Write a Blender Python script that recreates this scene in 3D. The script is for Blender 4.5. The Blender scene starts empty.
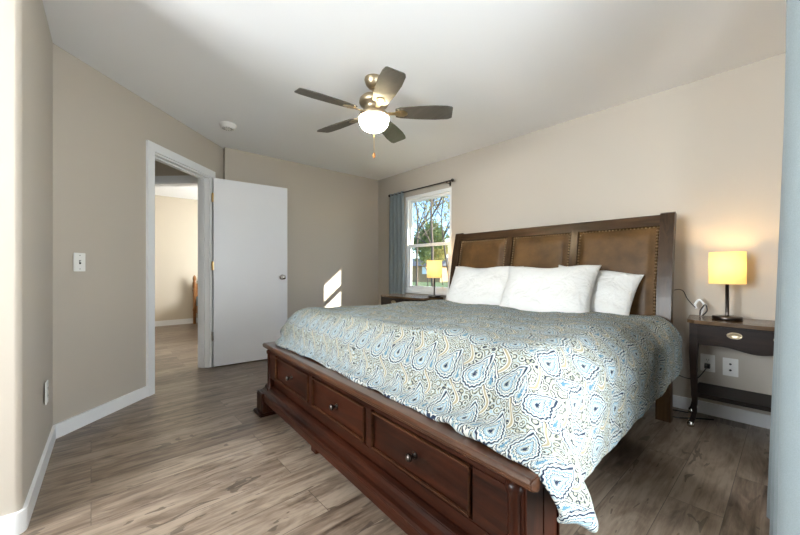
import bpy, bmesh, math, random
from mathutils import Vector, Matrix
PI = math.pi
sc = bpy.context.scene
col = sc.collection

# ------------------------------------------------------------------ camera
cam_d = bpy.data.cameras.new('camera'); cam = bpy.data.objects.new('camera', cam_d); col.objects.link(cam)
cam.location = (0, 0, 1.04); cam.rotation_euler = (PI/2, 0, math.radians(48.4))
cam_d.sensor_width = 36; cam_d.lens = 36*348/800; cam_d.shift_y = 3/800; cam_d.clip_start = .02; cam_d.clip_end = 400
sc.camera = cam
# ------------------------------------------------------------------ view, sky, sun, daylight and added fill
sc.view_settings.view_transform = 'Standard'; sc.view_settings.look = 'None'
sc.view_settings.gamma = 1; sc.view_settings.use_curve_mapping = False
sc.view_settings.exposure = 1.2
SUN_AZ = math.atan2(.744, 1.0); SUN_EL = math.radians(25.9)
w = bpy.data.worlds.new('sky'); sc.world = w; w.use_nodes = True
nt = w.node_tree; nt.nodes.clear()
sky = nt.nodes.new('ShaderNodeTexSky'); sky.sky_type = 'NISHITA'; sky.sun_disc = False
sky.sun_elevation = SUN_EL; sky.sun_rotation = PI/2 - SUN_AZ; sky.air_density = 1.0; sky.dust_density = .15; sky.ozone_density = 5.0
bg = nt.nodes.new('ShaderNodeBackground'); bg.inputs[1].default_value = 0.25
wo = nt.nodes.new('ShaderNodeOutputWorld')
nt.links.new(sky.outputs[0], bg.inputs[0]); nt.links.new(bg.outputs[0], wo.inputs[0])
sd = bpy.data.lights.new('sun', 'SUN'); sd.energy = 9.0; sd.angle = math.radians(.6); sd.color = (1, .93, .82)
so = bpy.data.objects.new('sun', sd); col.objects.link(so)
so.rotation_euler = Vector((-math.cos(SUN_AZ)*math.cos(SUN_EL), -math.sin(SUN_AZ)*math.cos(SUN_EL), -math.sin(SUN_EL))).to_track_quat('-Z', 'Y').to_euler()
def area(name, loc, direction, sx, sy, power, color=(1, 1, 1)):
    l = bpy.data.lights.new(name, 'AREA'); l.shape = 'RECTANGLE'; l.size = sx; l.size_y = sy; l.energy = power; l.color = color
    o = bpy.data.objects.new(name, l); col.objects.link(o); o.location = loc
    o.rotation_euler = Vector(direction).to_track_quat('-Z', 'Z').to_euler(); return o
area('daylight_patio_door', (1.35, 1.2, 1.5), (-1, -.02, .0), 3.4, 2.8, 205, (.95, .975, 1.0))
area('rear_fill', (-1.30, -2.7, 1.45), (.0, 1, .22), 1.5, 1.6, 160, (.96, .975, 1.0))  # unseen fill behind the camera, added to light the bedroom
area('far_room_fill', (-6.4, 3.75, 1.5), (0, -1, -.05), 1.3, 1.3, 120, (1, .97, .93))  # fill added to brighten the room beyond the door

# ------------------------------------------------------------------ node helpers
def mat(name):
    m = bpy.data.materials.new(name); m.use_nodes = True
    n = m.node_tree; b = n.nodes['Principled BSDF']; return m, n, b
def N(n, t, **k):
    x = n.nodes.new(t)
    for a, v in k.items():
        if a in x.bl_rna.properties.keys(): setattr(x, a, v)
        else: x.inputs[a].default_value = v
    return x
def L(n, a, b): n.links.new(a, b)
def ramp(n, fac, stops, interp='LINEAR'):
    r = n.nodes.new('ShaderNodeValToRGB'); r.color_ramp.interpolation = interp
    e = r.color_ramp.elements
    e[0].position, e[0].color = stops[0][0], (*stops[0][1], 1)
    e[1].position, e[1].color = stops[-1][0], (*stops[-1][1], 1)
    for p, c in stops[1:-1]:
        x = e.new(p); x.color = (*c, 1)
    L(n, fac, r.inputs[0]); return r.outputs[0]
def M(n, op, a, b=None, c=None, clamp=False):
    x = n.nodes.new('ShaderNodeMath'); x.operation = op; x.use_clamp = clamp
    for i, v in enumerate((a, b, c)):
        if v is None: continue
        if isinstance(v, (int, float)): x.inputs[i].default_value = v
        else: L(n, v, x.inputs[i])
    return x.outputs[0]
def mixc(n, f, a, b, mode='MIX'):
    x = n.nodes.new('ShaderNodeMix'); x.data_type = 'RGBA'; x.blend_type = mode
    for i, v in ((0, f), (6, a), (7, b)):
        if isinstance(v, (int, float)): x.inputs[i].default_value = v
        elif isinstance(v, tuple): x.inputs[i].default_value = (*v, 1)
        else: L(n, v, x.inputs[i])
    return x.outputs[2]
def coords(n, scale=(1, 1, 1), kind='Object', rot=(0, 0, 0)):
    t = n.nodes.new('ShaderNodeTexCoord'); mp = n.nodes.new('ShaderNodeMapping')
    mp.inputs['Scale'].default_value = scale; mp.inputs['Rotation'].default_value = rot
    L(n, t.outputs[kind], mp.inputs[0]); return mp.outputs[0]
def noise(n, vec, scale, detail=3, rough=.5, dist=0):
    x = n.nodes.new('ShaderNodeTexNoise'); x.inputs['Scale'].default_value = scale; x.inputs['Detail'].default_value = detail
    x.inputs['Roughness'].default_value = rough; x.inputs['Distortion'].default_value = dist
    L(n, vec, x.inputs['Vector']); return x.outputs[0]
def bump(n, b, h, strength=.2, dist=.01):
    x = n.nodes.new('ShaderNodeBump'); x.inputs['Strength'].default_value = strength; x.inputs['Distance'].default_value = dist
    L(n, h, x.inputs['Height']); L(n, x.outputs[0], b.inputs['Normal'])
def plain(name, c, rough=.5, metal=0, nb=0, ns=60, spec=.5, var=.04):
    m, n, b = mat(name); b.inputs['Roughness'].default_value = rough; b.inputs['Metallic'].default_value = metal
    b.inputs['Specular IOR Level'].default_value = spec
    v = coords(n); f = noise(n, v, ns, 3)
    c2 = tuple(max(0, x*(1-var)) for x in c); c1 = tuple(min(1, x*(1+var)) for x in c)
    L(n, mixc(n, f, c2, c1), b.inputs['Base Color'])
    if nb: bump(n, b, f, nb, .004)
    return m
def wood(name, dark, light, axis=0, rough=.42, scale=1.0, coat=.05):
    m, n, b = mat(name); s = [22*scale]*3; s[axis] = 1.6*scale
    v = coords(n, tuple(s)); f = noise(n, v, 1.0, 6, .62, 1.4)
    v2 = coords(n, (2.2, 2.2, 2.2)); g = noise(n, v2, 1.6, 2)
    f2 = M(n, 'ADD', M(n, 'MULTIPLY', f, .65), M(n, 'MULTIPLY', g, .35))
    L(n, ramp(n, f2, [(.34, dark), (.52, tuple((a+c)/2 for a, c in zip(dark, light))), (.68, light)]), b.inputs['Base Color'])
    b.inputs['Roughness'].default_value = rough; b.inputs['Specular IOR Level'].default_value = .16; b.inputs['Coat Weight'].default_value = coat; b.inputs['Coat Roughness'].default_value = .12
    bump(n, b, f, .08, .003); return m

# ------------------------------------------------------------------ materials
MT = {}
def wallmat(name, c):
    m, n, b = mat(name); v = coords(n); f = noise(n, v, 1.3, 3); g = noise(n, v, 170, 2)
    L(n, mixc(n, f, tuple(x*.97 for x in c), tuple(x*1.03 for x in c)), b.inputs['Base Color'])
    b.inputs['Roughness'].default_value = .62; b.inputs['Specular IOR Level'].default_value = .35; bump(n, b, g, .12, .002); return m
MT['wall'] = wallmat('greige_wall_paint', (.50, .450, .385))
MT['wall2'] = wallmat('beige_wall_paint', (.60, .53, .43))
MT['ceil'] = wallmat('white_ceiling_paint', (.87, .87, .875))
MT['white'] = plain('white_trim_paint', (.82, .83, .84), .35, ns=8, var=.01)
MT['door'] = plain('white_door_paint', (.80, .81, .84), .38, ns=5, var=.012)
MT['vinyl'] = plain('white_vinyl', (.86, .87, .87), .35, ns=5, var=.01)
MT['plate'] = plain('white_plastic', (.84, .83, .80), .35, ns=5, var=.01)
MT['black'] = plain('black_plastic', (.012, .012, .013), .4)
MT['slot'] = plain('dark_slot', (.03, .03, .03), .6)
MT['chrome'] = plain('satin_nickel', (.62, .60, .57), .25, 1)
MT['brass'] = plain('antique_brass', (.62, .42, .18), .28, 1)
MT['nickel'] = plain('brushed_warm_nickel', (.42, .34, .23), .36, 1)
MT['pewter'] = plain('dark_bronze', (.10, .085, .075), .3, 1)
MT['rod'] = plain('dark_bronze_rod', (.05, .042, .038), .35, .8)
MT['nail'] = plain('brass_nailhead', (.55, .42, .28), .28, 1)
CH_D, CH_L = (.007, .0022, .0013), (.048, .0115, .0045)
for i, a in enumerate('xyz'): MT['cherry_'+a] = wood('dark_cherry_wood_'+a, CH_D, CH_L, i, .34)
MT['cap'] = wood('polished_cherry_cap', (.022, .008, .004), (.11, .042, .018), 0, .3, 1, .8)
for i, a in enumerate('xyz'): MT['head_'+a] = wood('brown_headboard_wood_'+a, (.020, .0105, .005), (.078, .041, .018), i, .3)
MT['esp_x'] = wood('espresso_wood_x', (.006, .0035, .0025), (.024, .012, .008), 0, .45, 1, .02)
MT['esp_top'] = wood('espresso_top_wood', (.05, .028, .014), (.17, .10, .05), 0, .26, 1, .3)
MT['blade'] = wood('dark_blade_wood', (.060, .054, .044), (.10, .09, .075), 0, .38, 1, .35)
MT['pine'] = wood('honey_pine_wood', (.20, .085, .03), (.42, .20, .08), 2, .4)
def leather():
    m, n, b = mat('brown_leather'); v = coords(n)
    f = noise(n, v, 5, 5, .6); g = noise(n, v, 260, 2)
    L(n, ramp(n, f, [(.3, (.050, .025, .008)), (.7, (.135, .070, .024))]), b.inputs['Base Color'])
    b.inputs['Roughness'].default_value = .42; b.inputs['Specular IOR Level'].default_value = .22; bump(n, b, g, .15, .002); return m
MT['leather'] = leather()
def fabric(name, c, scale=500, crease=.25, var=.06, transl=0, csc=5):
    m, n, b = mat(name); v = coords(n)
    f = noise(n, v, scale, 2); g = noise(n, v, csc, 4, .55, .6)
    L(n, mixc(n, f, tuple(x*(1-var) for x in c), tuple(min(1, x*(1+var)) for x in c)), b.inputs['Base Color'])
    b.inputs['Roughness'].default_value = .85; b.inputs['Specular IOR Level'].default_value = .2
    b.inputs['Sheen Weight'].default_value = .2
    h = M(n, 'ADD', M(n, 'MULTIPLY', g, 1.0), M(n, 'MULTIPLY', f, .05)); bump(n, b, h, crease, .03)
    if transl:
        tr = N(n, 'ShaderNodeBsdfTranslucent'); tr.inputs[0].default_value = (*c, 1)
        mx = n.nodes.new('ShaderNodeMixShader'); mx.inputs[0].default_value = transl
        L(n, b.outputs[0], mx.inputs[1]); L(n, tr.outputs[0], mx.inputs[2]); L(n, mx.outputs[0], n.nodes['Material Output'].inputs[0])
    return m
MT['pillow'] = fabric('white_cotton', (.68, .67, .645), 300, .9, .01, csc=9)
MT['sheet'] = fabric('white_sheet', (.80, .79, .76), 300, .3, .01)
MT['curtain'] = fabric('grey_blue_curtain_weave', (.235, .27, .28), 420, .10, .22, .12)
MT['blue_bed'] = fabric('blue_blanket', (.16, .26, .36), 60, .3, .15)
MT['ticking'] = fabric('dark_boxspring_fabric', (.05, .045, .04), 300, .1)

def floor_mat():
    m, n, b = mat('grey_brown_laminate_planks')
    t = n.nodes.new('ShaderNodeTexCoord'); sp = n.nodes.new('ShaderNodeSeparateXYZ'); L(n, t.outputs['Object'], sp.inputs[0])
    cb = n.nodes.new('ShaderNodeCombineXYZ'); L(n, sp.outputs[1], cb.inputs[0]); L(n, sp.outputs[0], cb.inputs[1])
    br = n.nodes.new('ShaderNodeTexBrick'); br.offset = .37; br.offset_frequency = 2; br.squash = 1
    br.inputs['Color1'].default_value = (0, 0, 0, 1); br.inputs['Color2'].default_value = (1, 1, 1, 1); br.inputs['Mortar'].default_value = (.5, .5, .5, 1)
    br.inputs['Scale'].default_value = 1; br.inputs['Mortar Size'].default_value = .0012; br.inputs['Mortar Smooth'].default_value = .2
    br.inputs['Brick Width'].default_value = 1.22; br.inputs['Row Height'].default_value = .19; br.inputs['Bias'].default_value = 0
    L(n, cb.outputs[0], br.inputs['Vector'])
    rnd = n.nodes.new('ShaderNodeSeparateColor'); L(n, br.outputs['Color'], rnd.inputs[0]); r = rnd.outputs[0]
    # grain, offset from plank to plank
    off = n.nodes.new('ShaderNodeCombineXYZ'); L(n, M(n, 'MULTIPLY', r, 37), off.inputs[0]); L(n, M(n, 'MULTIPLY', r, 11), off.inputs[1]); L(n, M(n, 'MULTIPLY', r, 5), off.inputs[2])
    va = n.nodes.new('ShaderNodeVectorMath'); va.operation = 'ADD'; L(n, cb.outputs[0], va.inputs[0]); L(n, off.outputs[0], va.inputs[1])
    def mp(s):
        x = n.nodes.new('ShaderNodeMapping'); x.inputs['Scale'].default_value = s; L(n, va.outputs[0], x.inputs[0]); return x.outputs[0]
    fine = noise(n, mp((3, 55, 1)), 1, 5, .7, .5)
    mid = noise(n, mp((1.6, 13, 1)), 1, 5, .62, 1.6)
    blot = noise(n, mp((2.2, 7, 1)), 1.2, 3, .6, 2.2)
    knot = noise(n, mp((5, 16, 1)), 1.1, 2, .5, 1.0)
    f = M(n, 'ADD', M(n, 'MULTIPLY', mid, .5), M(n, 'MULTIPLY', fine, .28))
    f = M(n, 'ADD', f, M(n, 'MULTIPLY', blot, .32))
    f = M(n, 'ADD', f, M(n, 'MULTIPLY', M(n, 'SUBTRACT', r, .5), .11))
    c = ramp(n, f, [(.37, (.050, .031, .021)), (.46, (.125, .086, .061)), (.54, (.20, .147, .107)), (.66, (.32, .25, .19))])
    kd = M(n, 'MULTIPLY', M(n, 'GREATER_THAN', knot, .66), .6)
    c = mixc(n, kd, c, (.05, .033, .023))
    c = mixc(n, M(n, 'MULTIPLY', br.outputs['Fac'], .8), c, (.035, .025, .02))
    L(n, c, b.inputs['Base Color'])
    L(n, M(n, 'ADD', .27, M(n, 'MULTIPLY', mid, .14)), b.inputs['Roughness'])
    h = M(n, 'SUBTRACT', M(n, 'MULTIPLY', mid, .35), M(n, 'MULTIPLY', br.outputs['Fac'], 1.0)); bump(n, b, h, .22, .003)
    return m
MT['floor'] = floor_mat()

def paisley():
    """teardrop motifs in two sizes, ringed with scalloped outlines, on a ground of small swirls (UV = metres of cloth)"""
    m, n, b = mat('paisley_comforter_cloth')
    uvn = n.nodes.new('ShaderNodeUVMap'); uvn.uv_map = 'UVMap'
    dn = n.nodes.new('ShaderNodeTexNoise'); dn.inputs['Scale'].default_value = 5; dn.inputs['Detail'].default_value = 2; L(n, uvn.outputs[0], dn.inputs[0])
    vm = n.nodes.new('ShaderNodeVectorMath'); vm.operation = 'MULTIPLY_ADD'; vm.inputs[1].default_value = (.10, .10, 0)
    us = n.nodes.new('ShaderNodeVectorMath'); us.operation = 'SCALE'; us.inputs[3].default_value = 1.9; L(n, uvn.outputs[0], us.inputs[0])
    L(n, dn.outputs['Color'], vm.inputs[0]); L(n, us.outputs[0], vm.inputs[2])
    sp = n.nodes.new('ShaderNodeSeparateXYZ'); L(n, vm.outputs[0], sp.inputs[0]); U, V = sp.outputs[0], sp.outputs[1]
    def tear(cw, ch, ou, ov, sgn, wid, arms, sc_):
        v0 = M(n, 'ADD', M(n, 'DIVIDE', V, ch), ov); row = M(n, 'FLOOR', v0); v = M(n, 'SUBTRACT', M(n, 'FRACT', v0), .36)
        par = M(n, 'MODULO', M(n, 'ABSOLUTE', row), 2)
        u0 = M(n, 'ADD', M(n, 'ADD', M(n, 'DIVIDE', U, cw), ou), M(n, 'MULTIPLY', par, .5))
        u = M(n, 'MULTIPLY', M(n, 'SUBTRACT', M(n, 'FRACT', u0), .5), cw/ch)
        u = M(n, 'MULTIPLY', u, M(n, 'SUBTRACT', M(n, 'MULTIPLY', par, 2), 1))
        t = M(n, 'MINIMUM', M(n, 'MAXIMUM', M(n, 'DIVIDE', v, .50), 0), 1.0)
        uc = M(n, 'SUBTRACT', u, M(n, 'MULTIPLY', M(n, 'POWER', t, 2.0), .17*sgn))
        wd = M(n, 'MULTIPLY', M(n, 'POWER', M(n, 'MAXIMUM', M(n, 'SUBTRACT', 1.0, t), .001), .8), wid)
        vn = M(n, 'ADD', M(n, 'MINIMUM', v, 0), M(n, 'MAXIMUM', M(n, 'SUBTRACT', v, .50), 0))
        rr = M(n, 'SQRT', M(n, 'ADD', M(n, 'MULTIPLY', uc, uc), M(n, 'MULTIPLY', vn, vn)))
        ang = M(n, 'ARCTAN2', v, u)
        d = M(n, 'SUBTRACT', rr, wd)
        return M(n, 'ADD', d, M(n, 'MULTIPLY', M(n, 'SINE', M(n, 'MULTIPLY', ang, arms)), sc_))
    cream, sage, lblue, teal, navy, tan, grey = (.44, .44, .395), (.29, .30, .24), (.22, .31, .36), (.06, .15, .22), (.012, .020, .042), (.26, .22, .145), (.12, .13, .10)
    def vor(scale):
        vo = n.nodes.new('ShaderNodeTexVoronoi'); vo.inputs['Scale'].default_value = scale; vo.feature = 'F1'; L(n, vm.outputs[0], vo.inputs['Vector']); return vo.outputs['Distance']
    va, vb = vor(19), vor(46)
    ns = noise(n, vm.outputs[0], 34, 2, .5, 1.2)
    def swirl(dist, k, amp): return M(n, 'MULTIPLY_ADD', M(n, 'ADD', M(n, 'SINE', M(n, 'MULTIPLY', dist, k)), M(n, 'MULTIPLY', M(n, 'SUBTRACT', ns, .5), amp)), .5, .5)
    gr = ramp(n, swirl(va, 22, 1.6), [(0, navy), (.09, grey), (.22, sage), (.42, tan), (.58, sage), (.76, cream), (.93, lblue)], 'CONSTANT')
    fld = ramp(n, swirl(vb, 13, 1.4), [(0, navy), (.07, teal), (.20, lblue), (.50, cream), (.84, sage), (.95, grey)], 'CONSTANT')
    def lines(d, stops, base, lo, hi):
        """contour stripes measured in cell units; None stands for the base colour between the stripes"""
        c = base
        for a, b_, k in stops:
            mid, hw_ = (a+b_)/2, (b_-a)/2
            f = M(n, 'LESS_THAN', M(n, 'ABSOLUTE', M(n, 'SUBTRACT', d, mid)), hw_); c = mixc(n, f, c, k)
        return c
    Fb = tear(.27, .36, 0, 0, 1, .24, 16, .010); Fs = tear(.27, .36, .5, .10, -1, .115, 10, .007)
    # S-shaped vines between the motifs
    vn_ = M(n, 'ABSOLUTE', M(n, 'SUBTRACT', M(n, 'FRACT', M(n, 'DIVIDE', M(n, 'ADD', U, M(n, 'MULTIPLY', M(n, 'SINE', M(n, 'MULTIPLY', V, 2*PI/.36)), .055)), .27)), .5))
    c = lines(vn_, [(-.01, .085, navy), (-.01, .070, cream), (-.01, .035, tan)], gr, 0, 0)
    c = mixc(n, M(n, 'LESS_THAN', Fs, .045), c, sage)
    c = mixc(n, M(n, 'LESS_THAN', Fs, .0), c, fld)
    c = lines(Fs, [(.030, .045, navy), (.002, .030, cream), (-.012, .002, navy), (-.050, -.038, cream), (-.14, -.085, teal)], c, 0, 0)
    c = mixc(n, M(n, 'LESS_THAN', Fb, .06), c, cream)
    c = mixc(n, M(n, 'LESS_THAN', Fb, .0), c, fld)
    c = lines(Fb, [(.050, .062, navy), (.018, .030, lblue), (-.014, .014, navy), (-.045, -.020, cream), (-.058, -.045, teal), (-.105, -.085, cream), (-.118, -.105, navy), (-.165, -.118, lblue), (-.178, -.165, cream), (-.26, -.205, navy)], c, 0, 0)
    L(n, c, b.inputs['Base Color'])
    b.inputs['Roughness'].default_value = .7; b.inputs['Specular IOR Level'].default_value = .15
    cr = noise(n, uvn.outputs[0], 9, 4, .6, .8); bump(n, b, cr, .35, .03)
    return m
MT['paisley'] = paisley()

def glass_mat():
    m = bpy.data.materials.new('window_glass'); m.use_nodes = True; n = m.node_tree; n.nodes.clear()
    t = n.nodes.new('ShaderNodeBsdfTransparent'); t.inputs[0].default_value = (.96, .98, .98, 1)
    g = n.nodes.new('ShaderNodeBsdfGlossy'); g.inputs['Roughness'].default_value = .02
    lw = n.nodes.new('ShaderNodeLayerWeight'); lw.inputs[0].default_value = .5; fc = M(n, 'MULTIPLY_ADD', M(n, 'POWER', lw.outputs['Facing'], 4), .5, .03)
    x = n.nodes.new('ShaderNodeMixShader'); o = n.nodes.new('ShaderNodeOutputMaterial')
    L(n, fc, x.inputs[0]); L(n, t.outputs[0], x.inputs[1]); L(n, g.outputs[0], x.inputs[2]); L(n, x.outputs[0], o.inputs[0]); return m
MT['glass'] = glass_mat()
def glow(name, c, e, strength, tr=.6):
    m, n, b = mat(name); v = coords(n); f = noise(n, v, 350, 2)
    L(n, mixc(n, f, tuple(x*.92 for x in c), c), b.inputs['Base Color']); b.inputs['Roughness'].default_value = .7
    b.inputs['Emission Color'].default_value = (*e, 1); b.inputs['Emission Strength'].default_value = strength
    t = n.nodes.new('ShaderNodeBsdfTranslucent'); t.inputs[0].default_value = (*c, 1)
    x = n.nodes.new('ShaderNodeMixShader'); x.inputs[0].default_value = tr
    L(n, b.outputs[0], x.inputs[1]); L(n, t.outputs[0], x.inputs[2]); L(n, x.outputs[0], n.nodes['Material Output'].inputs[0]); return m
MT['shade'] = glow('lit_linen_shade', (.88, .76, .46), (1, .70, .24), .34, .4)
MT['bowl'] = glow('lit_frosted_glass', (.95, .86, .60), (1, .74, .30), .20, .75)
MT['bulb'] = glow('lit_bulb', (1, .9, .7), (1, .75, .4), 4, 0)
MT['grass'] = plain('grass_lawn', (.09, .13, .04), .9, ns=3, var=.35)
MT['bark'] = plain('tree_bark', (.10, .075, .055), .9, ns=9, var=.4)
def leafmat(name, c):
    m, n, b = mat(name); v = coords(n); f = noise(n, v, 1.3, 3)
    L(n, mixc(n, f, tuple(x*.6 for x in c), c), b.inputs['Base Color']); b.inputs['Roughness'].default_value = .7
    t = n.nodes.new('ShaderNodeBsdfTranslucent'); t.inputs[0].default_value = (*c, 1)
    x = n.nodes.new('ShaderNodeMixShader'); x.inputs[0].default_value = .4
    L(n, b.outputs[0], x.inputs[1]); L(n, t.outputs[0], x.inputs[2]); L(n, x.outputs[0], n.nodes['Material Output'].inputs[0]); return m
MT['leaf_y'] = leafmat('yellow_green_leaf', (.58, .50, .18)); MT['leaf_g'] = leafmat('dark_green_leaf', (.22, .26, .09))
MT['dirt'] = plain('brown_mulch', (.16, .09, .05), .95, ns=4, var=.3)
MT['roof'] = plain('dark_roof_shingles', (.07, .075, .085), .8, ns=4, var=.3)
MT['siding'] = plain('orange_tan_siding', (.42, .25, .12), .8, ns=2, var=.1)
MT['siding2'] = plain('blue_grey_siding', (.22, .27, .33), .8, ns=2, var=.1)

# ------------------------------------------------------------------ mesh helpers
def wmat(o):
    m = Matrix.Identity(4)
    while o is not None:
        m = Matrix.LocRotScale(o.location, o.rotation_euler, o.scale) @ m; o = o.parent
    return m
class MB:
    def __init__(s): s.bm = bmesh.new()
    def add(s, verts, faces, smooth=False):
        vs = [s.bm.verts.new(v) for v in verts]; out = []
        for f in faces:
            try: x = s.bm.faces.new([vs[i] for i in f]); x.smooth = smooth; out.append(x)
            except ValueError: pass
        return s
    def box(s, x0, x1, y0, y1, z0, z1):
        return s.add([(x0, y0, z0), (x1, y0, z0), (x1, y1, z0), (x0, y1, z0), (x0, y0, z1), (x1, y0, z1), (x1, y1, z1), (x0, y1, z1)],
                     [(0, 3, 2, 1), (4, 5, 6, 7), (0, 1, 5, 4), (1, 2, 6, 5), (2, 3, 7, 6), (3, 0, 4, 7)])
    def obox(s, p, d, l, o, z0, z1, nrm):   # box from p along unit d for l, thickness o along unit nrm
        a = Vector((p[0], p[1])); d = Vector(d); nv = Vector(nrm)
        q = [a, a+d*l, a+d*l+nv*o, a+nv*o]; return s.prism([tuple(v) for v in q], z0, z1)
    def prism(s, poly, z0, z1, smooth=False):
        ar = sum(poly[i][0]*poly[(i+1) % len(poly)][1]-poly[(i+1) % len(poly)][0]*poly[i][1] for i in range(len(poly)))
        if ar < 0: poly = poly[::-1]
        k = len(poly); v = [(p[0], p[1], z0) for p in poly]+[(p[0], p[1], z1) for p in poly]
        f = [tuple(range(k))[::-1], tuple(range(k, 2*k))]+[(i, (i+1) % k, k+(i+1) % k, k+i) for i in range(k)]
        return s.add(v, f, smooth)
    def xprism(s, poly, x0, x1, smooth=False):   # poly in (y, z), extruded along x
        ar = sum(poly[i][0]*poly[(i+1) % len(poly)][1]-poly[(i+1) % len(poly)][0]*poly[i][1] for i in range(len(poly)))
        if ar < 0: poly = poly[::-1]
        k = len(poly); v = [(x0, p[0], p[1]) for p in poly]+[(x1, p[0], p[1]) for p in poly]
        f = [tuple(range(k))[::-1], tuple(range(k, 2*k))]+[(i, (i+1) % k, k+(i+1) % k, k+i) for i in range(k)]
        return s.add(v, f, smooth)
    def lathe(s, prof, c=(0, 0, 0), seg=28, axis='z', squash=(1, 1)):
        k = len(prof); v = []; f = []
        for j in range(seg):
            a = 2*PI*j/seg; ca, sa = math.cos(a)*squash[0], math.sin(a)*squash[1]
            for r, h in prof:
                p = {'z': (r*ca, r*sa, h), 'y': (r*ca, h, -r*sa), 'x': (h, r*ca, r*sa)}[axis]
                v.append((p[0]+c[0], p[1]+c[1], p[2]+c[2]))
        for j in range(seg):
            for i in range(k-1):
                f.append((j*k+i, ((j+1) % seg)*k+i, ((j+1) % seg)*k+i+1, j*k+i+1))
        s.add(v, f, True)
        s.bm.verts.ensure_lookup_table(); base = len(s.bm.verts)-len(v)
        for i in (0, k-1):
            if prof[i][0] > 1e-5:
                loop = [s.bm.verts[base+j*k+i] for j in range(seg)]
                if i == 0: loop = loop[::-1]
                try: s.bm.faces.new(loop)
                except ValueError: pass
        return s
    def tube(s, pts, r, seg=8, taper=None):
        pts = [Vector(p) for p in pts]; k = len(pts); v = []; f = []; up = Vector((0, 0, 1)); 
        t0 = (pts[1]-pts[0]).normalized(); a = t0.orthogonal().normalized()
        for i, p in enumerate(pts):
            t = (pts[min(i+1, k-1)]-pts[max(i-1, 0)]).normalized(); a = (a-t*a.dot(t)).normalized(); b2 = t.cross(a)
            rr = r if taper is None else r+(taper-r)*i/(k-1)
            for j in range(seg):
                g = 2*PI*j/seg; q = p+(a*math.cos(g)+b2*math.sin(g))*rr; v.append(tuple(q))
        for i in range(k-1):
            for j in range(seg):
                f.append((i*seg+j, i*seg+(j+1) % seg, (i+1)*seg+(j+1) % seg, (i+1)*seg+j))
        f.append(tuple(range(seg))[::-1]); f.append(tuple(range((k-1)*seg, k*seg)))
        return s.add(v, f, True)
    def rot(s, center, rz, tilt=None, axis='Z'):
        m = Matrix.Translation(center) @ Matrix.Rotation(rz, 4, axis) @ Matrix.Translation(-Vector(center))
        bmesh.ops.transform(s.bm, matrix=m, verts=s.bm.verts[:]); return s
    def xf(s, m): bmesh.ops.transform(s.bm, matrix=m, verts=s.bm.verts[:]); return s
    def build(s, name, m, parent=None, bevel=0, seg=2, smooth=False, origin=None):
        if bevel:
            ed = [e for e in s.bm.edges if len(e.link_faces) == 2 and e.calc_face_angle(0) > .6]
            bmesh.ops.bevel(s.bm, geom=ed, offset=bevel, segments=seg, affect='EDGES', clamp_overlap=True)
        bmesh.ops.recalc_face_normals(s.bm, faces=s.bm.faces[:])
        if smooth:
            for f in s.bm.faces: f.smooth = True
        o = bpy.data.objects.new(name, None); 
        me = bpy.data.meshes.new(name)
        inv = Matrix.Identity(4)
        if parent is not None: inv = wmat(parent).inverted()
        elif origin is not None: inv = Matrix.Translation(-Vector(origin))
        bmesh.ops.transform(s.bm, matrix=inv, verts=s.bm.verts[:])
        s.bm.to_mesh(me); s.bm.free(); bpy.data.objects.remove(o)
        o = bpy.data.objects.new(name, me); col.objects.link(o); me.materials.append(m)
        if parent is not None: o.parent = parent
        elif origin is not None: o.location = origin
        return o
def tag(o, label=None, cat=None, group=None, kind=None):
    if label: o['label'] = label
    if cat: o['category'] = cat
    if group: o['group'] = group
    if kind: o['kind'] = kind
    return o
def thing(name, loc, label, cat, group=None, rz=0):
    o = bpy.data.objects.new(name, None); col.objects.link(o); o.location = loc; o.rotation_euler = (0, 0, rz); o.empty_display_size = .1
    return tag(o, label, cat, group)
def copy_tree(o, parent=None):
    c = o.copy(); col.objects.link(c)
    if parent is not None: c.parent = parent
    for ch in list(o.children): copy_tree(ch, c)
    return c
def kids(o): return [c for c in bpy.data.objects if c.parent is o]
def struct(name, mb, m, bevel=0, label=None):
    o = mb.build(name, m, None, bevel); o['kind'] = 'structure'
    if label: o['label'] = label
    return o
def strip(mb, pts, thick, z0, z1, side):   # wall strip along polyline segment pts[0]->pts[1]
    a, b2 = Vector(pts[0]), Vector(pts[1]); d = (b2-a).normalized(); nv = Vector((-d.y, d.x))*side
    mb.obox(a, d, (b2-a).length, thick, z0, z1, nv)
H = 2.44

# ------------------------------------------------------------------ the room
DA = Vector((-3.02, -.176)); DD = Vector((-math.sqrt(.5), math.sqrt(.5))); DN = Vector((-math.sqrt(.5), -math.sqrt(.5)))   # door wall start, direction, outward normal
struct('floor', MB().box(-8.0, .40, -2.5, 3.50, -.08, 0), MT['floor'])
struct('ceiling', MB().box(-8.0, .40, -2.5, 3.50, H, H+.1), MT['ceil'])
# headboard wall with window 1 (bedroom) and the far room's added light opening
mb = MB(); Y0, Y1 = 3.34, 3.48; WX0, WX1, WZ0, WZ1 = -3.66, -2.80, .74, 2.08
mb.box(WX1, .22, Y0, Y1, 0, H); mb.box(-4.27, WX0, Y0, Y1, 0, H); mb.box(WX0, WX1, Y0, Y1, 0, WZ0); mb.box(WX0, WX1, Y0, Y1, WZ1, H)
struct('wall_back', mb, MT['wall'])
mb = MB(); mb.box(-5.8, -4.4, Y0, Y1, 0, H); mb.box(-7.85, -7.0, Y0, Y1, 0, H); mb.box(-7.0, -5.8, Y0, Y1, 0, .9); mb.box(-7.0, -5.8, Y0, Y1, 2.1, H)
struct('wall_far_room_opening', mb, MT['wall2'])
struct('wall_left', MB().box(-4.40, -4.27, 1.136, 3.48, 0, H), MT['wall'])
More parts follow.
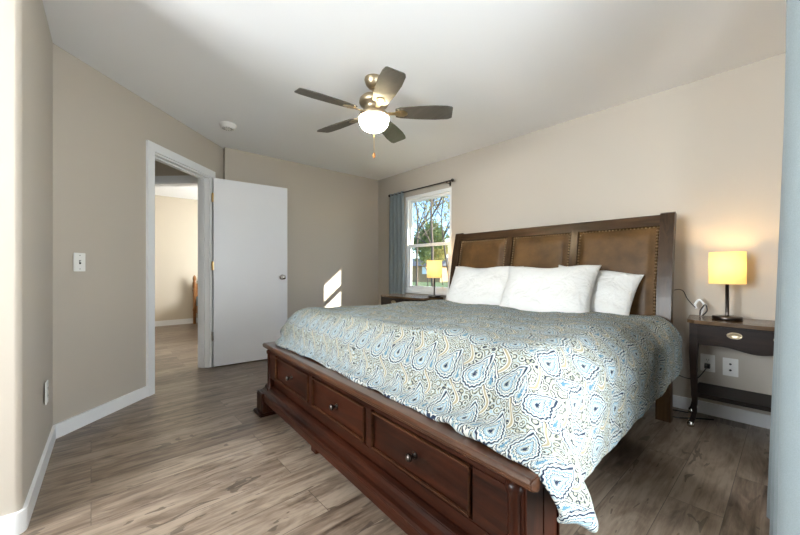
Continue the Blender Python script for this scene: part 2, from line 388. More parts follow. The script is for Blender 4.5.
# door wall (45 degrees) with the door opening
def dp(s, o=0): p = DA+DD*s+DN*o; return (p.x, p.y)
S0, S1, DH, TH = .793, 1.603, 2.05, .12
SE = 1.786
mb = MB()
mb.prism([dp(0), dp(S0), dp(S0, TH), dp(-.05, TH)], 0, H)
mb.prism([dp(S0), dp(S1), dp(S1, TH), dp(S0, TH)], DH, H)
mb.prism([dp(S1), dp(SE), dp(SE, TH), dp(S1, TH)], 0, H)
mb.prism([dp(SE), dp(SE+.10), dp(SE+.10, TH), dp(SE, TH)], 0, H)
struct('wall_door', mb, MT['wall'])
struct('wall_shade_slot', MB().box(-4.42, -4.36, 1.10, 1.22, 0, H), MT['wall'])  # back of a narrow slot shaped to show a dark corner band
# near wall with a rounded corner
G = (-2.03, -.205); R = .022
arc = [(G[0]-R+R*math.cos(a), G[1]-R+R*math.sin(a)) for a in [math.radians(92-92*i/8) for i in range(9)]]
poly = [(DA.x, DA.y)]+arc+[(G[0], -2.3), (G[0]-.13, -2.3), (G[0]-.13, -.34), (DA.x-.05, -.30)]
struct('wall_near', MB().prism(poly, 0, H), MT['wall'])
struct('wall_right', (lambda m: (m.box(.22, .36, 2.02, 3.48, 0, H), m.box(.22, .36, -2.42, .22, 0, H), m.box(.22, .36, .22, 2.02, 2.12, H), m)[-1])(MB()), MT['wall'])
mb = MB(); mb.box(-2.16, -1.95, -2.42, -2.3, 0, H); mb.box(-.65, .22, -2.42, -2.3, 0, H); mb.box(-1.95, -.65, -2.42, -2.3, 0, .7); mb.box(-1.95, -.65, -2.42, -2.3, 2.2, H)  # opening cut for the added rear fill
struct('wall_front', mb, MT['wall'])
# far room and hall
struct('wall_far', MB().box(-7.99, -7.85, -1.4, 3.48, 0, H), MT['wall2'])
struct('wall_hall', MB().box(-7.99, -2.16, -1.42, -1.30, 0, H), MT['wall2'])
PD = Vector((-math.sqrt(.5), -math.sqrt(.5))); PN = Vector((-math.sqrt(.5), math.sqrt(.5))); PA = Vector((-4.265, 1.035))
def pp(s, o=0): p = PA+PD*s+PN*o; return (p.x, p.y)
mb = MB(); P0, P1 = .14, .98
mb.prism([pp(0), pp(P0), pp(P0, .11), pp(0, .11)], 0, H); mb.prism([pp(P0), pp(P1), pp(P1, .11), pp(P0, .11)], 2.04, H); mb.prism([pp(P1), pp(3.3), pp(3.3, .11), pp(P1, .11)], 0, H)
struct('wall_partition', mb, MT['wall2'])

# baseboards
BH, BT = .088, .014
def base(name, a, b2, side, z1=BH):
    mb = MB(); strip(mb, (a, b2), BT, 0, z1, side); return struct(name, mb, MT['white'], .004)
base('baseboard_door_wall', dp(0.0), dp(S0-.06), -1)
base('baseboard_door_wall_end', dp(S1+.075), dp(SE), -1)
base('baseboard_left', (-4.27, 1.14), (-4.27, 3.34), -1)
base('baseboard_back', (-4.27, 3.34), (.22, 3.34), -1)
base('baseboard_right', (.22, 3.34), (.22, 2.06), -1)
base('baseboard_far', (-7.85, -1.3), (-7.85, 3.34), -1, .10)
k0 = len(arc); o_ = BT
outer = [(DA.x-.004, DA.y+.0)]; 
ring_o = [(DA.x-.003, DA.y+BT)]+[(G[0]-R+(R+BT)*math.cos(a), G[1]-R+(R+BT)*math.sin(a)) for a in [math.radians(92-92*i/8) for i in range(9)]]+[(G[0]+BT, -2.3)]
ring_i = [(DA.x, DA.y)]+arc+[(G[0], -2.3)]
mb = MB(); mb.prism(ring_o+ring_i[::-1], 0, BH); struct('baseboard_near', mb, MT['white'], .003)

# bedroom door casing and jamb
mb = MB(); cw, ct = .066, .02
mb.prism([dp(S0-cw, -ct), dp(S0+.006, -ct), dp(S0+.006), dp(S0-cw)], 0, DH+cw)
struct('trim_1', mb, MT['white'], .004)
mb = MB(); mb.prism([dp(S1-.006, -ct), dp(S1+cw, -ct), dp(S1+cw), dp(S1-.006)], 0, DH+cw); struct('trim_2', mb, MT['white'], .004)
mb = MB(); mb.prism([dp(S0+.006, -ct), dp(S1-.006, -ct), dp(S1-.006), dp(S0+.006)], DH-.006, DH+cw); struct('trim_3', mb, MT['white'], .004)
mb = MB(); jt = .02
mb.prism([dp(S0, -.002), dp(S0+jt, -.002), dp(S0+jt, TH+.002), dp(S0, TH+.002)], 0, DH)
mb.prism([dp(S1-jt, -.002), dp(S1, -.002), dp(S1, TH+.002), dp(S1-jt, TH+.002)], 0, DH)
mb.prism([dp(S0+jt, -.002), dp(S1-jt, -.002), dp(S1-jt, TH+.002), dp(S0+jt, TH+.002)], DH-jt, DH)
for a, b2 in ((S0+jt, S0+jt+.012), (S1-jt-.012, S1-jt)):
    mb.prism([dp(a, .045), dp(b2, .045), dp(b2, .08), dp(a, .08)], 0, DH-jt)
mb.prism([dp(S0+jt, .045), dp(S1-jt, .045), dp(S1-jt, .08), dp(S0+jt, .08)], DH-jt-.012, DH-jt)
struct('trim_4', mb, MT['white'])
mb = MB(); mb.prism([dp(S0-cw, TH), dp(S0, TH), dp(S0, TH+.018), dp(S0-cw, TH+.018)], 0, DH+cw); mb.prism([dp(S1, TH), dp(S1+.05, TH), dp(S1+.05, TH+.018), dp(S1, TH+.018)], 0, DH+cw)
mb.prism([dp(S0, TH), dp(S1, TH), dp(S1, TH+.018), dp(S0, TH+.018)], DH, DH+cw)
struct('trim_5', mb, MT['white'])
# hall doorway casing and jamb
mb = MB()
mb.prism([pp(P0-.06, -.018), pp(P0, -.018), pp(P0), pp(P0-.06)], 0, 2.04+.06); mb.prism([pp(P1, -.018), pp(P1+.06, -.018), pp(P1+.06), pp(P1)], 0, 2.10)
mb.prism([pp(P0, -.018), pp(P1, -.018), pp(P1), pp(P0)], 2.03, 2.10)
mb.prism([pp(P0, 0), pp(P0+.02, 0), pp(P0+.02, .11), pp(P0, .11)], 0, 2.04); mb.prism([pp(P1-.02, 0), pp(P1, 0), pp(P1, .11), pp(P1-.02, .11)], 0, 2.04)
mb.prism([pp(P0, 0), pp(P1, 0), pp(P1, .11), pp(P0, .11)], 2.015, 2.04)
struct('trim_6', mb, MT['white'])

# the open door
hx, hy = dp(S1-.004, -.028)
dt = thing('door_1', (hx, hy, 0), None, None, rz=math.radians(-4.5)); dt['kind'] = 'structure'
dm = wmat(dt)
def dl(mb): return mb.xf(dm)
dl(MB().box(0, .035, .008, .80, .012, 2.03)).build('door_leaf', MT['door'], dt, .002)
for z in (.34, 1.09, 1.82):
    o = dl(MB().box(-.006, .030, -.010, .008, z-.045, z+.045).lathe([(.006, z-.048), (.007, z-.045), (.007, z+.045), (.006, z+.048)], (.036, -.004, 0), 10))
    o.build('hinge', MT['brass'] if z > .5 else MT['chrome'], dt)['label'] = 'brass butt hinge' if z > .5 else 'dull nickel hinge'
kb = dl(MB().lathe([(.0, -.001), (.032, -.001), (.032, .008), (.013, .012), (.011, .035), (.020, .040), (.027, .052), (.026, .064), (.016, .072), (0, .074)], (.035, .735, .96), 24, 'x')).build('door_knob', MT['chrome'], dt)
kb['label'] = 'round satin nickel knob'

# ------------------------------------------------------------------ window 1 (headboard wall)
wt = bpy.data.objects.new('window_1', None); col.objects.link(wt); wt.location = ((WX0+WX1)/2, Y0, WZ0); wt['kind'] = 'structure'
def frame_rect(mb, x0, x1, z0, z1, wd, y0, y1, top=None, bot=None):
    t_, b_ = top or wd, bot or wd
    mb.box(x0, x0+wd, y0, y1, z0, z1); mb.box(x1-wd, x1, y0, y1, z0, z1); mb.box(x0+wd, x1-wd, y0, y1, z1-t_, z1); mb.box(x0+wd, x1-wd, y0, y1, z0, z0+b_)
mb = MB(); frame_rect(mb, WX0, WX1, WZ0, WZ1, .045, Y0+.015, Y0+.10); mb.build('window_frame', MT['vinyl'], wt, .003)
mb = MB(); frame_rect(mb, WX0+.045, WX1-.045, 1.37, WZ1-.045, .034, Y0+.065, Y0+.09); up = mb.build('upper_sash', MT['vinyl'], wt, .003)
MB().box(WX0+.079, WX1-.079, Y0+.075, Y0+.079, 1.404, WZ1-.079).build('pane', MT['glass'], up)
mb = MB(); frame_rect(mb, WX0+.045, WX1-.045, WZ0+.045, 1.405, .040, Y0+.03, Y0+.06); lo = mb.build('lower_sash', MT['vinyl'], wt, .003)
MB().box(WX0+.085, WX1-.085, Y0+.042, Y0+.046, WZ0+.085, 1.365).build('pane', MT['glass'], lo)
MB().box(WX0+.005, WX1-.005, Y0-.03, Y0+.05, WZ0-.012, WZ0+.008).build('window_sill', MT['white'], wt, .003)
mb = MB()
mb.box((WX0+WX1)/2-.03, (WX0+WX1)/2+.03, Y0+.022, Y0+.032, 1.385, 1.40); mb.build('sash_lock', MT['vinyl'], lo)

# far-room and rear windows added for light, patio door (behind and beside the camera)
def simple_window(name, axis, a0, a1, z0, z1, c0, c1, mull=True):
    t = bpy.data.objects.new(name, None); col.objects.link(t); t['kind'] = 'structure'
    cm = (c0+c1)/2
    t.location = ((a0+a1)/2, cm, z0) if axis == 'x' else (cm, (a0+a1)/2, z0)
    def bx(mb, u0, u1, v0, v1, d0, d1):
        return mb.box(u0, u1, d0, d1, v0, v1) if axis == 'x' else mb.box(d0, d1, u0, u1, v0, v1)
    mb = MB(); wd = .05
    bx(mb, a0, a0+wd, z0, z1, c0, c1); bx(mb, a1-wd, a1, z0, z1, c0, c1); bx(mb, a0+wd, a1-wd, z1-wd, z1, c0, c1); bx(mb, a0+wd, a1-wd, z0, z0+wd, c0, c1)
    if mull: am = (a0+a1)/2; bx(mb, am-.03, am+.03, z0+wd, z1-wd, c0, c1)
    mb.build('window_frame', MT['vinyl'], t)
    mb = MB(); bx(mb, a0+wd, a1-wd, z0+wd, z1-wd, cm-.002, cm+.002); mb.build('pane', MT['glass'], t)
simple_window('window_far_room_fill', 'x', -7.0, -5.8, .9, 2.1, 3.40, 3.45)  # unseen window added to let the far-room fill in
simple_window('window_rear_fill', 'x', -1.95, -.65, .7, 2.2, -2.39, -2.33)  # unseen window added to let the rear fill in
simple_window('window_4', 'y', .22, 2.02, .0, 2.12, .26, .32)

# ------------------------------------------------------------------ outside
struct('trim_added_eave', MB().box(-8.2, 1.5, 3.5, 4.15, 2.26, 2.40), MT['white'], 0, 'unseen white eave added to cut the top of the sun patch')  # out of view, edge placed to slant the sun patch's top
struct('trim_added_post', MB().box(-2.80, -2.69, 3.84, 3.95, -.4, 2.26), MT['white'], 0, 'unseen white post added to narrow the sun patch')  # out of view, added to mask one side of the sun patch
wg = MB(); wg.box(1.5, 6.5, -4, 3.7, -.4, 3.8); struct('wall_sun_blocker', wg, MT['siding2'])  # unseen block added to keep direct sun out of the patio door
gr = struct('ground', MB().box(-90, 40, 3.6, 110, -.6, -.4), MT['grass'])
struct('trim_7', MB().box(-60, 10, 33, 36.5, -.40, -.37), MT['dirt'], 0, 'strip of brown bare earth across the lawn')
def tree(name, x, y, h, seed, label, leaf, nleaf, group=None, lsz=.09):
    rnd = random.Random(seed); t = thing(name, (x, y, -.4), label, 'tree', group)
    mb = MB(); tips = []
    def br(p, d, l, r, dep):
        pts = [p]; q = p; dd = d
        for i in range(4):
            dd = (dd+Vector((rnd.uniform(-.16, .16), rnd.uniform(-.16, .16), rnd.uniform(-.02, .12)))).normalized(); q = q+dd*l/4; pts.append(q)
        mb.tube(pts, r, 6 if dep < 2 else 4, r*.55)
        if dep >= 2: tips.extend(pts[1:])
        if dep < 4:
            for k in range(5 if dep < 2 else 3):
                b_ = pts[rnd.choice((1, 2, 3, 4)) if dep else rnd.choice((2, 3, 3, 4))]; az = rnd.uniform(0, 2*PI)
                nd = (dd*.55+Vector((math.cos(az), math.sin(az), rnd.uniform(.0, .5)))*.8).normalized()
                br(b_, nd, l*rnd.uniform(.5, .68), r*.5, dep+1)
    br(Vector((x, y, -.4)), Vector((0, 0, 1)), h*.5, h*.0065, 0)
    mb.build('trunk', MT['bark'], t)
    mb = MB()
    for i in range(nleaf):
        p = rnd.choice(tips)+Vector((rnd.gauss(0, .18), rnd.gauss(0, .18), rnd.gauss(0, .18)))
        a = Vector((rnd.gauss(0, 1), rnd.gauss(0, 1), rnd.gauss(0, 1))).normalized(); b2 = a.orthogonal().normalized(); s_ = lsz*rnd.uniform(.6, 1.3)
        mb.add([tuple(p-a*s_), tuple(p+b2*s_*.5), tuple(p+a*s_), tuple(p-b2*s_*.5)], [(0, 1, 2, 3)])
    mb.build('foliage', MT[leaf], t)
def ray(px, z): k = (px-400)/348; return (.664*k*z-.748*z, .748*k*z+.664*z)
tree('bare_tree', *ray(434, 12), 9, 3, 'nearest slender tree outside the window with sparse yellow leaves', 'leaf_y', 1100, None, .05)
tree('tree', *ray(416, 17), 9, 8, 'leafy yellow-green tree at the left side of the window view', 'leaf_y', 1000, None, .07)
tree('tree', *ray(449, 16), 8, 12, 'tall tree at the right side of the window view', 'leaf_y', 800, None, .07)
tree('tree', *ray(428, 30), 6, 21, 'darker green tree standing far behind the yellow trees', 'leaf_g', 3200, None, .14)
tree('tree', *ray(443, 34), 6, 31, 'low bushy tree beside the distant houses', 'leaf_y', 3200, None, .14)
tree('tree', -4.2, 27, 7, 41, 'yellow-green tree right of the window view, beyond the added post', 'leaf_y', 2600, None, .13)
tree('tree', -.5, 24, 7, 47, 'dark green tree farthest right on the lawn', 'leaf_g', 2600, None, .13)
def house(px, z, wd, hh, m, label, rise=1.1):
    x, y = ray(px, z); t = thing('house', (x, y, -.4), label, 'house', None, math.radians(20)); wm = wmat(t)
    MB().box(-wd/2, wd/2, 0, 6, 0, hh).xf(wm).build('wall', m, t)
    MB().xprism([(-.5, hh), (6.5, hh), (3, hh+rise)], -wd/2-.4, wd/2+.4).xf(wm).build('roof', MT['roof'], t)
    for k in (-.3, .1):
        MB().box(wd*k, wd*k+.9, -.05, .02, 1.0, 1.9).xf(wm).build('window', MT['vinyl'], t)
house(418, 44, 6, 2.0, MT['siding'], 'low tan house with a dark roof far left in the window view')
house(440, 50, 7, 2.2, MT['siding2'], 'blue-grey house with a dark roof far right in the window view')

# ------------------------------------------------------------------ bed
FB = Vector((-1.518, .9035, 0)); FR = -.0523   # footboard front centre and its slight turn
bed = thing('storage_bed', (-1.53, 1.9, 0), 'king bed of dark cherry wood with leather headboard and three footboard drawers', 'bed')
fm = Matrix.Translation(FB) @ Matrix.Rotation(FR, 4, 'Z')
def fb(mb): return mb.xf(fm)
# footboard body: local x across the bed, y from the front face towards the head
mb = MB()
mb.box(-1.04, 1.04, .050, .105, .13, .465)
DRW = [(-.80, .275), (-.215+.0, .275), (.37, .275)]
cx = [-.595, .0, .595]; hw = .275
def railbox(x0, x1, z0, z1): mb.box(x0, x1, .012, .052, z0, z1)
railbox(-1.0, 1.0, .445, .466); mb.box(-1.0, 1.0, .040, .052, .19, .262); railbox(-1.0, 1.0, .262, .275)
for a, b2 in ((-1.0, cx[0]-hw), (cx[0]+hw, cx[1]-hw), (cx[1]+hw, cx[2]-hw), (cx[2]+hw, 1.0)): railbox(a, b2, .275, .445)
fb(mb).build('footboard', MT['cherry_x'], bed, .003)
mb = MB()   # end posts with a rounded front pilaster
for s in (-1, 1):
    mb.box(min(s*.985, s*1.045), max(s*.985, s*1.045), .02, .115, .15, .465)
    o = fb(mb).build('corner_post', MT['cherry_z'], bed, .006); mb = MB()
    mb.lathe([(.014, .16), (.026, .165), (.026, .18), (.020, .19), (.020, .43), (.026, .44), (.026, .458), (.014, .466)], (s*1.012, .022, 0), 16)
    fb(mb).build('pilaster', MT['cherry_z'], o); mb = MB()
# side return of the footboard, a panelled end as the photo shows under the cap
for s in (-1, 1):
    mb = MB(); x0, x1 = sorted((s*1.005, s*1.030))
    mb.box(x0, x1, .11, .235, .15, .465)
    r = fb(mb).build('side_panel', MT['cherry_z'], bed, .002)
    mb = MB(); x0, x1 = sorted((s*1.030, s*1.036)); frame_rect(mb, .13, .225, .20, .43, .010, 0, 1)
    mb.bm.free(); mb = MB()
    for y0, y1, z0, z1 in ((.13, .138, .20, .43), (.217, .225, .20, .43), (.138, .217, .20, .208), (.138, .217, .422, .43)): mb.box(x0, x1, y0, y1, z0, z1)
    fb(mb).build('panel_moulding', MT['cherry_z'], r, .002)
# cap
mb = MB(); prof = [(-.002, .505), (.106, .505), (.114, .497), (.114, .470), (.104, .462), (.012, .462), (.004, .470), (-.006, .474), (-.013, .484), (-.013, .494), (-.008, .502)]
mb.xprism([(y, z) for y, z in prof], -1.081, 1.081); fb(mb).build('footboard_cap', MT['cap'], bed, .004, 2)
for c_ in cx:
    mb = MB(); mb.box(c_-hw+.007, c_+hw-.007, .020, .05, .282, .438)
    d = fb(mb).build('drawer', MT['cherry_x'], bed, .002)
    mb = MB(); bw = .007
    for x0, x1, z0, z1 in ((c_-hw+.007, c_+hw-.007, .432, .438), (c_-hw+.007, c_+hw-.007, .282, .288), (c_-hw+.007, c_-hw+.013, .288, .432), (c_+hw-.013, c_+hw-.007, .288, .432)): mb.box(x0, x1, .004, .020, z0, z1)
    fb(mb).build('drawer_moulding', MT['cap'], d, .003)
    mb = MB(); mb.lathe([(0, -.0205), (.008, -.020), (.0135, -.016), (.0155, -.010), (.0135, -.004), (.007, .000), (.0055, .010), (.010, .015), (.012, .0185), (.012, .020)], (c_, 0, .360), 18, 'y')
    fb(mb).build('knob', MT['pewter'], d)['label'] = 'dark bronze round knob'
# base moulding
mb = MB(); prof = [(-.032, .10), (.10, .10), (.10, .200), (.03, .200), (.012, .192), (.005, .175), (-.010, .165), (-.026, .160), (-.036, .150), (-.036, .128), (-.032, .124)]
mb.xprism(prof, -1.092, 1.092); fb(mb).build('base_moulding', MT['cherry_x'], bed, .003)
for s in (-1, 1):
    mb = MB(); x0, x1 = sorted((s*.98, s*1.105)); mb.box(x0, x1, -.048, .095, .022, .158)
    x0, x1 = sorted((s*.965, s*1.125)); mb.box(x0, x1, -.068, .105, 0, .022)
    fb(mb).build('plinth_foot', MT['cherry_z'], bed, .007, 3)
mb = MB(); mb.box(-.33, -.27, .03, .08, 0, .10); fb(mb).build('support_foot', MT['cherry_z'], bed, .003)
# rails and slat deck
for x in (-2.50, -.645):
    MB().box(x, x+.035, 1.0, 2.95, .22, .48).build('side_rail', MT['cherry_x'], bed, .004)
MB().box(-2.46, -.64, 1.01, 2.94, .215, .235).build('slat_deck', MT['head_y'], bed)
# headboard: a sleigh curve that leans back towards the wall
def hy_(z): 
    t = max(0, (z-.55)/.90); return 2.955+.135*t**1.7
HX0, HX1, HT = -2.53, -.550, 1.452
zs = [0, .3, .55, .7, .85, 1.0, 1.1, 1.2, 1.3, 1.38, 1.43, HT]
for x0, x1 in ((HX0, HX0+.085), (HX1-.085, HX1)):
    pl = [(hy_(z), z) for z in zs]+[(hy_(HT)+.02, HT+.008), (hy_(HT)+.055, HT-.004)]+[(hy_(z)+.065, z) for z in zs[::-1][1:]]
    MB().xprism(pl, x0, x1).build('headboard_post', MT['head_z'], bed, .004)
mb = MB(); zr = [1.366, 1.38, 1.40, 1.42, 1.438]
pl = [(hy_(z)+.004, z) for z in zr]+[(hy_(1.438)+.012, 1.446), (hy_(1.438)+.05, 1.446)]+[(hy_(z)+.055, z) for z in zr[::-1]]
mb.xprism(pl, HX0+.085, HX1-.085).build('top_rail', MT['head_x'], bed, .003)
mb = MB(); zb = [.25, .35, .45, .55, .60]
mb.xprism([(hy_(z)+.006, z) for z in zb]+[(hy_(z)+.05, z) for z in zb[::-1]], HX0+.085, HX1-.085).build('bottom_rail', MT['head_x'], bed)
panels = [(HX0+.085, -1.868), (-1.806, -1.254), (-1.194, HX1-.085)]
for x0, x1 in ((-1.868, -1.806), (-1.254, -1.194)):
    zz = [.60, .7, .8, .9, 1.0, 1.1, 1.2, 1.3, 1.366]
    MB().xprism([(hy_(z)+.004, z) for z in zz]+[(hy_(z)+.05, z) for z in zz[::-1]], x0, x1).build('stile', MT['head_z'], bed, .002)
for x0, x1 in panels:
    mb = MB(); nu, nv = 26, 30; V = []; F = []; z0, z1 = .60, 1.366
    for j in range(nv+1):
        for i in range(nu+1):
            u, v = i/nu, j/nv; x = x0+(x1-x0)*u; z = z0+(z1-z0)*v
            du = min(x-x0, x1-x); dv = min(z1-z, .3 if z < .9 else 9)
            d = min(du, dv); 
            if d < .022: b_ = -.004
            else: t = min(1, (d-.022)/.055); b_ = -.004+.032*math.sqrt(max(0, 1-(1-t)**2))
            V.append((x, hy_(z)+.014-b_, z))
    for j in range(nv):
        for i in range(nu): a = j*(nu+1)+i; F.append((a, a+1, a+nu+2, a+nu+1))
    k = len(V); V += [(x0, hy_(z0)+.045, z0), (x1, hy_(z0)+.045, z0), (x1, hy_(z1)+.045, z1), (x0, hy_(z1)+.045, z1)]
    F.append((k, k+3, k+2, k+1))
    F.append(tuple(range(0, nu+1))+(k+1, k)); F.append(tuple(nv*(nu+1)+i for i in range(nu, -1, -1))+(k+3, k+2))
    F.append(tuple(j*(nu+1) for j in range(nv, -1, -1))+(k, k+3)); F.append(tuple(j*(nu+1)+nu for j in range(nv+1))+(k+2, k+1))
    mb.add(V, F, True); lp = mb.build('leather_panel', MT['leather'], bed); lp['label'] = 'padded brown leather panel'
    mb = MB(); sp_ = .0235; pts = []
    n_ = int((x1-x0-.024)/sp_)
    for i in range(n_+1): pts.append((x0+.012+(x1-x0-.024)*i/n_, z1-.012))
    n2 = int((z1-.66)/sp_)
    for i in range(1, n2+1):
        for x in (x0+.012, x1-.012): pts.append((x, z1-.012-i*sp_))
    for x, z in pts:
        mb.lathe([(0, -.006), (.004, -.005), (.0075, 0), (.0078, .003)], (x, hy_(z)+.016, z), 8, 'y')
    mb.build('nailhead_trim', MT['nail'], lp)['label'] = 'row of small brass nailheads'
# mattress
ms = thing('mattress', (-1.535, 2.0, .235), 'thick mattress under the paisley comforter on the bed', 'mattress')
MB().box(-2.47, -.60, 1.10, 2.93, .45, .655).build('mattress_top', MT['sheet'], ms, .05, 4, True)
MB().box(-2.46, -.655, 1.07, 2.93, .236, .450).build('box_spring', MT['ticking'], ms, .01)

# comforter: draped cloth, coordinates in millimetres stored as row differences
# cloth points in millimetres, one row of x,y,z triples from the left edge to the right edge, foot to head
CLOTH_U = [0.0, 0.0241, 0.0482, 0.0723, 0.0964, 0.1205, 0.1446, 0.1687, 0.1928, 0.2169, 0.241, 0.2651, 0.2892, 0.3133, 0.3373, 0.3614, 0.3855, 0.4096, 0.4337, 0.4578, 0.4819, 0.506, 0.5301, 0.5542, 0.5783, 0.6024, 0.6265, 0.6506, 0.6747, 0.6988, 0.7229, 0.747, 0.7711, 0.7952, 0.8193, 0.8434, 0.8675, 0.8916, 0.9157, 0.9398, 0.9639, 0.988, 1.0]
CLOTH_V = [0.0, 0.0274, 0.0548, 0.0822, 0.1096, 0.137, 0.1644, 0.1918, 0.2192, 0.2466, 0.274, 0.3014, 0.3288, 0.3562, 0.3836, 0.411, 0.4384, 0.4658, 0.4932, 0.5205, 0.5479, 0.5753, 0.6027, 0.6301, 0.6575, 0.6849, 0.7123, 0.7397, 0.7671, 0.7945, 0.8219, 0.8493, 0.8767, 0.9041, 0.9315, 0.9589, 0.9863, 1.0]
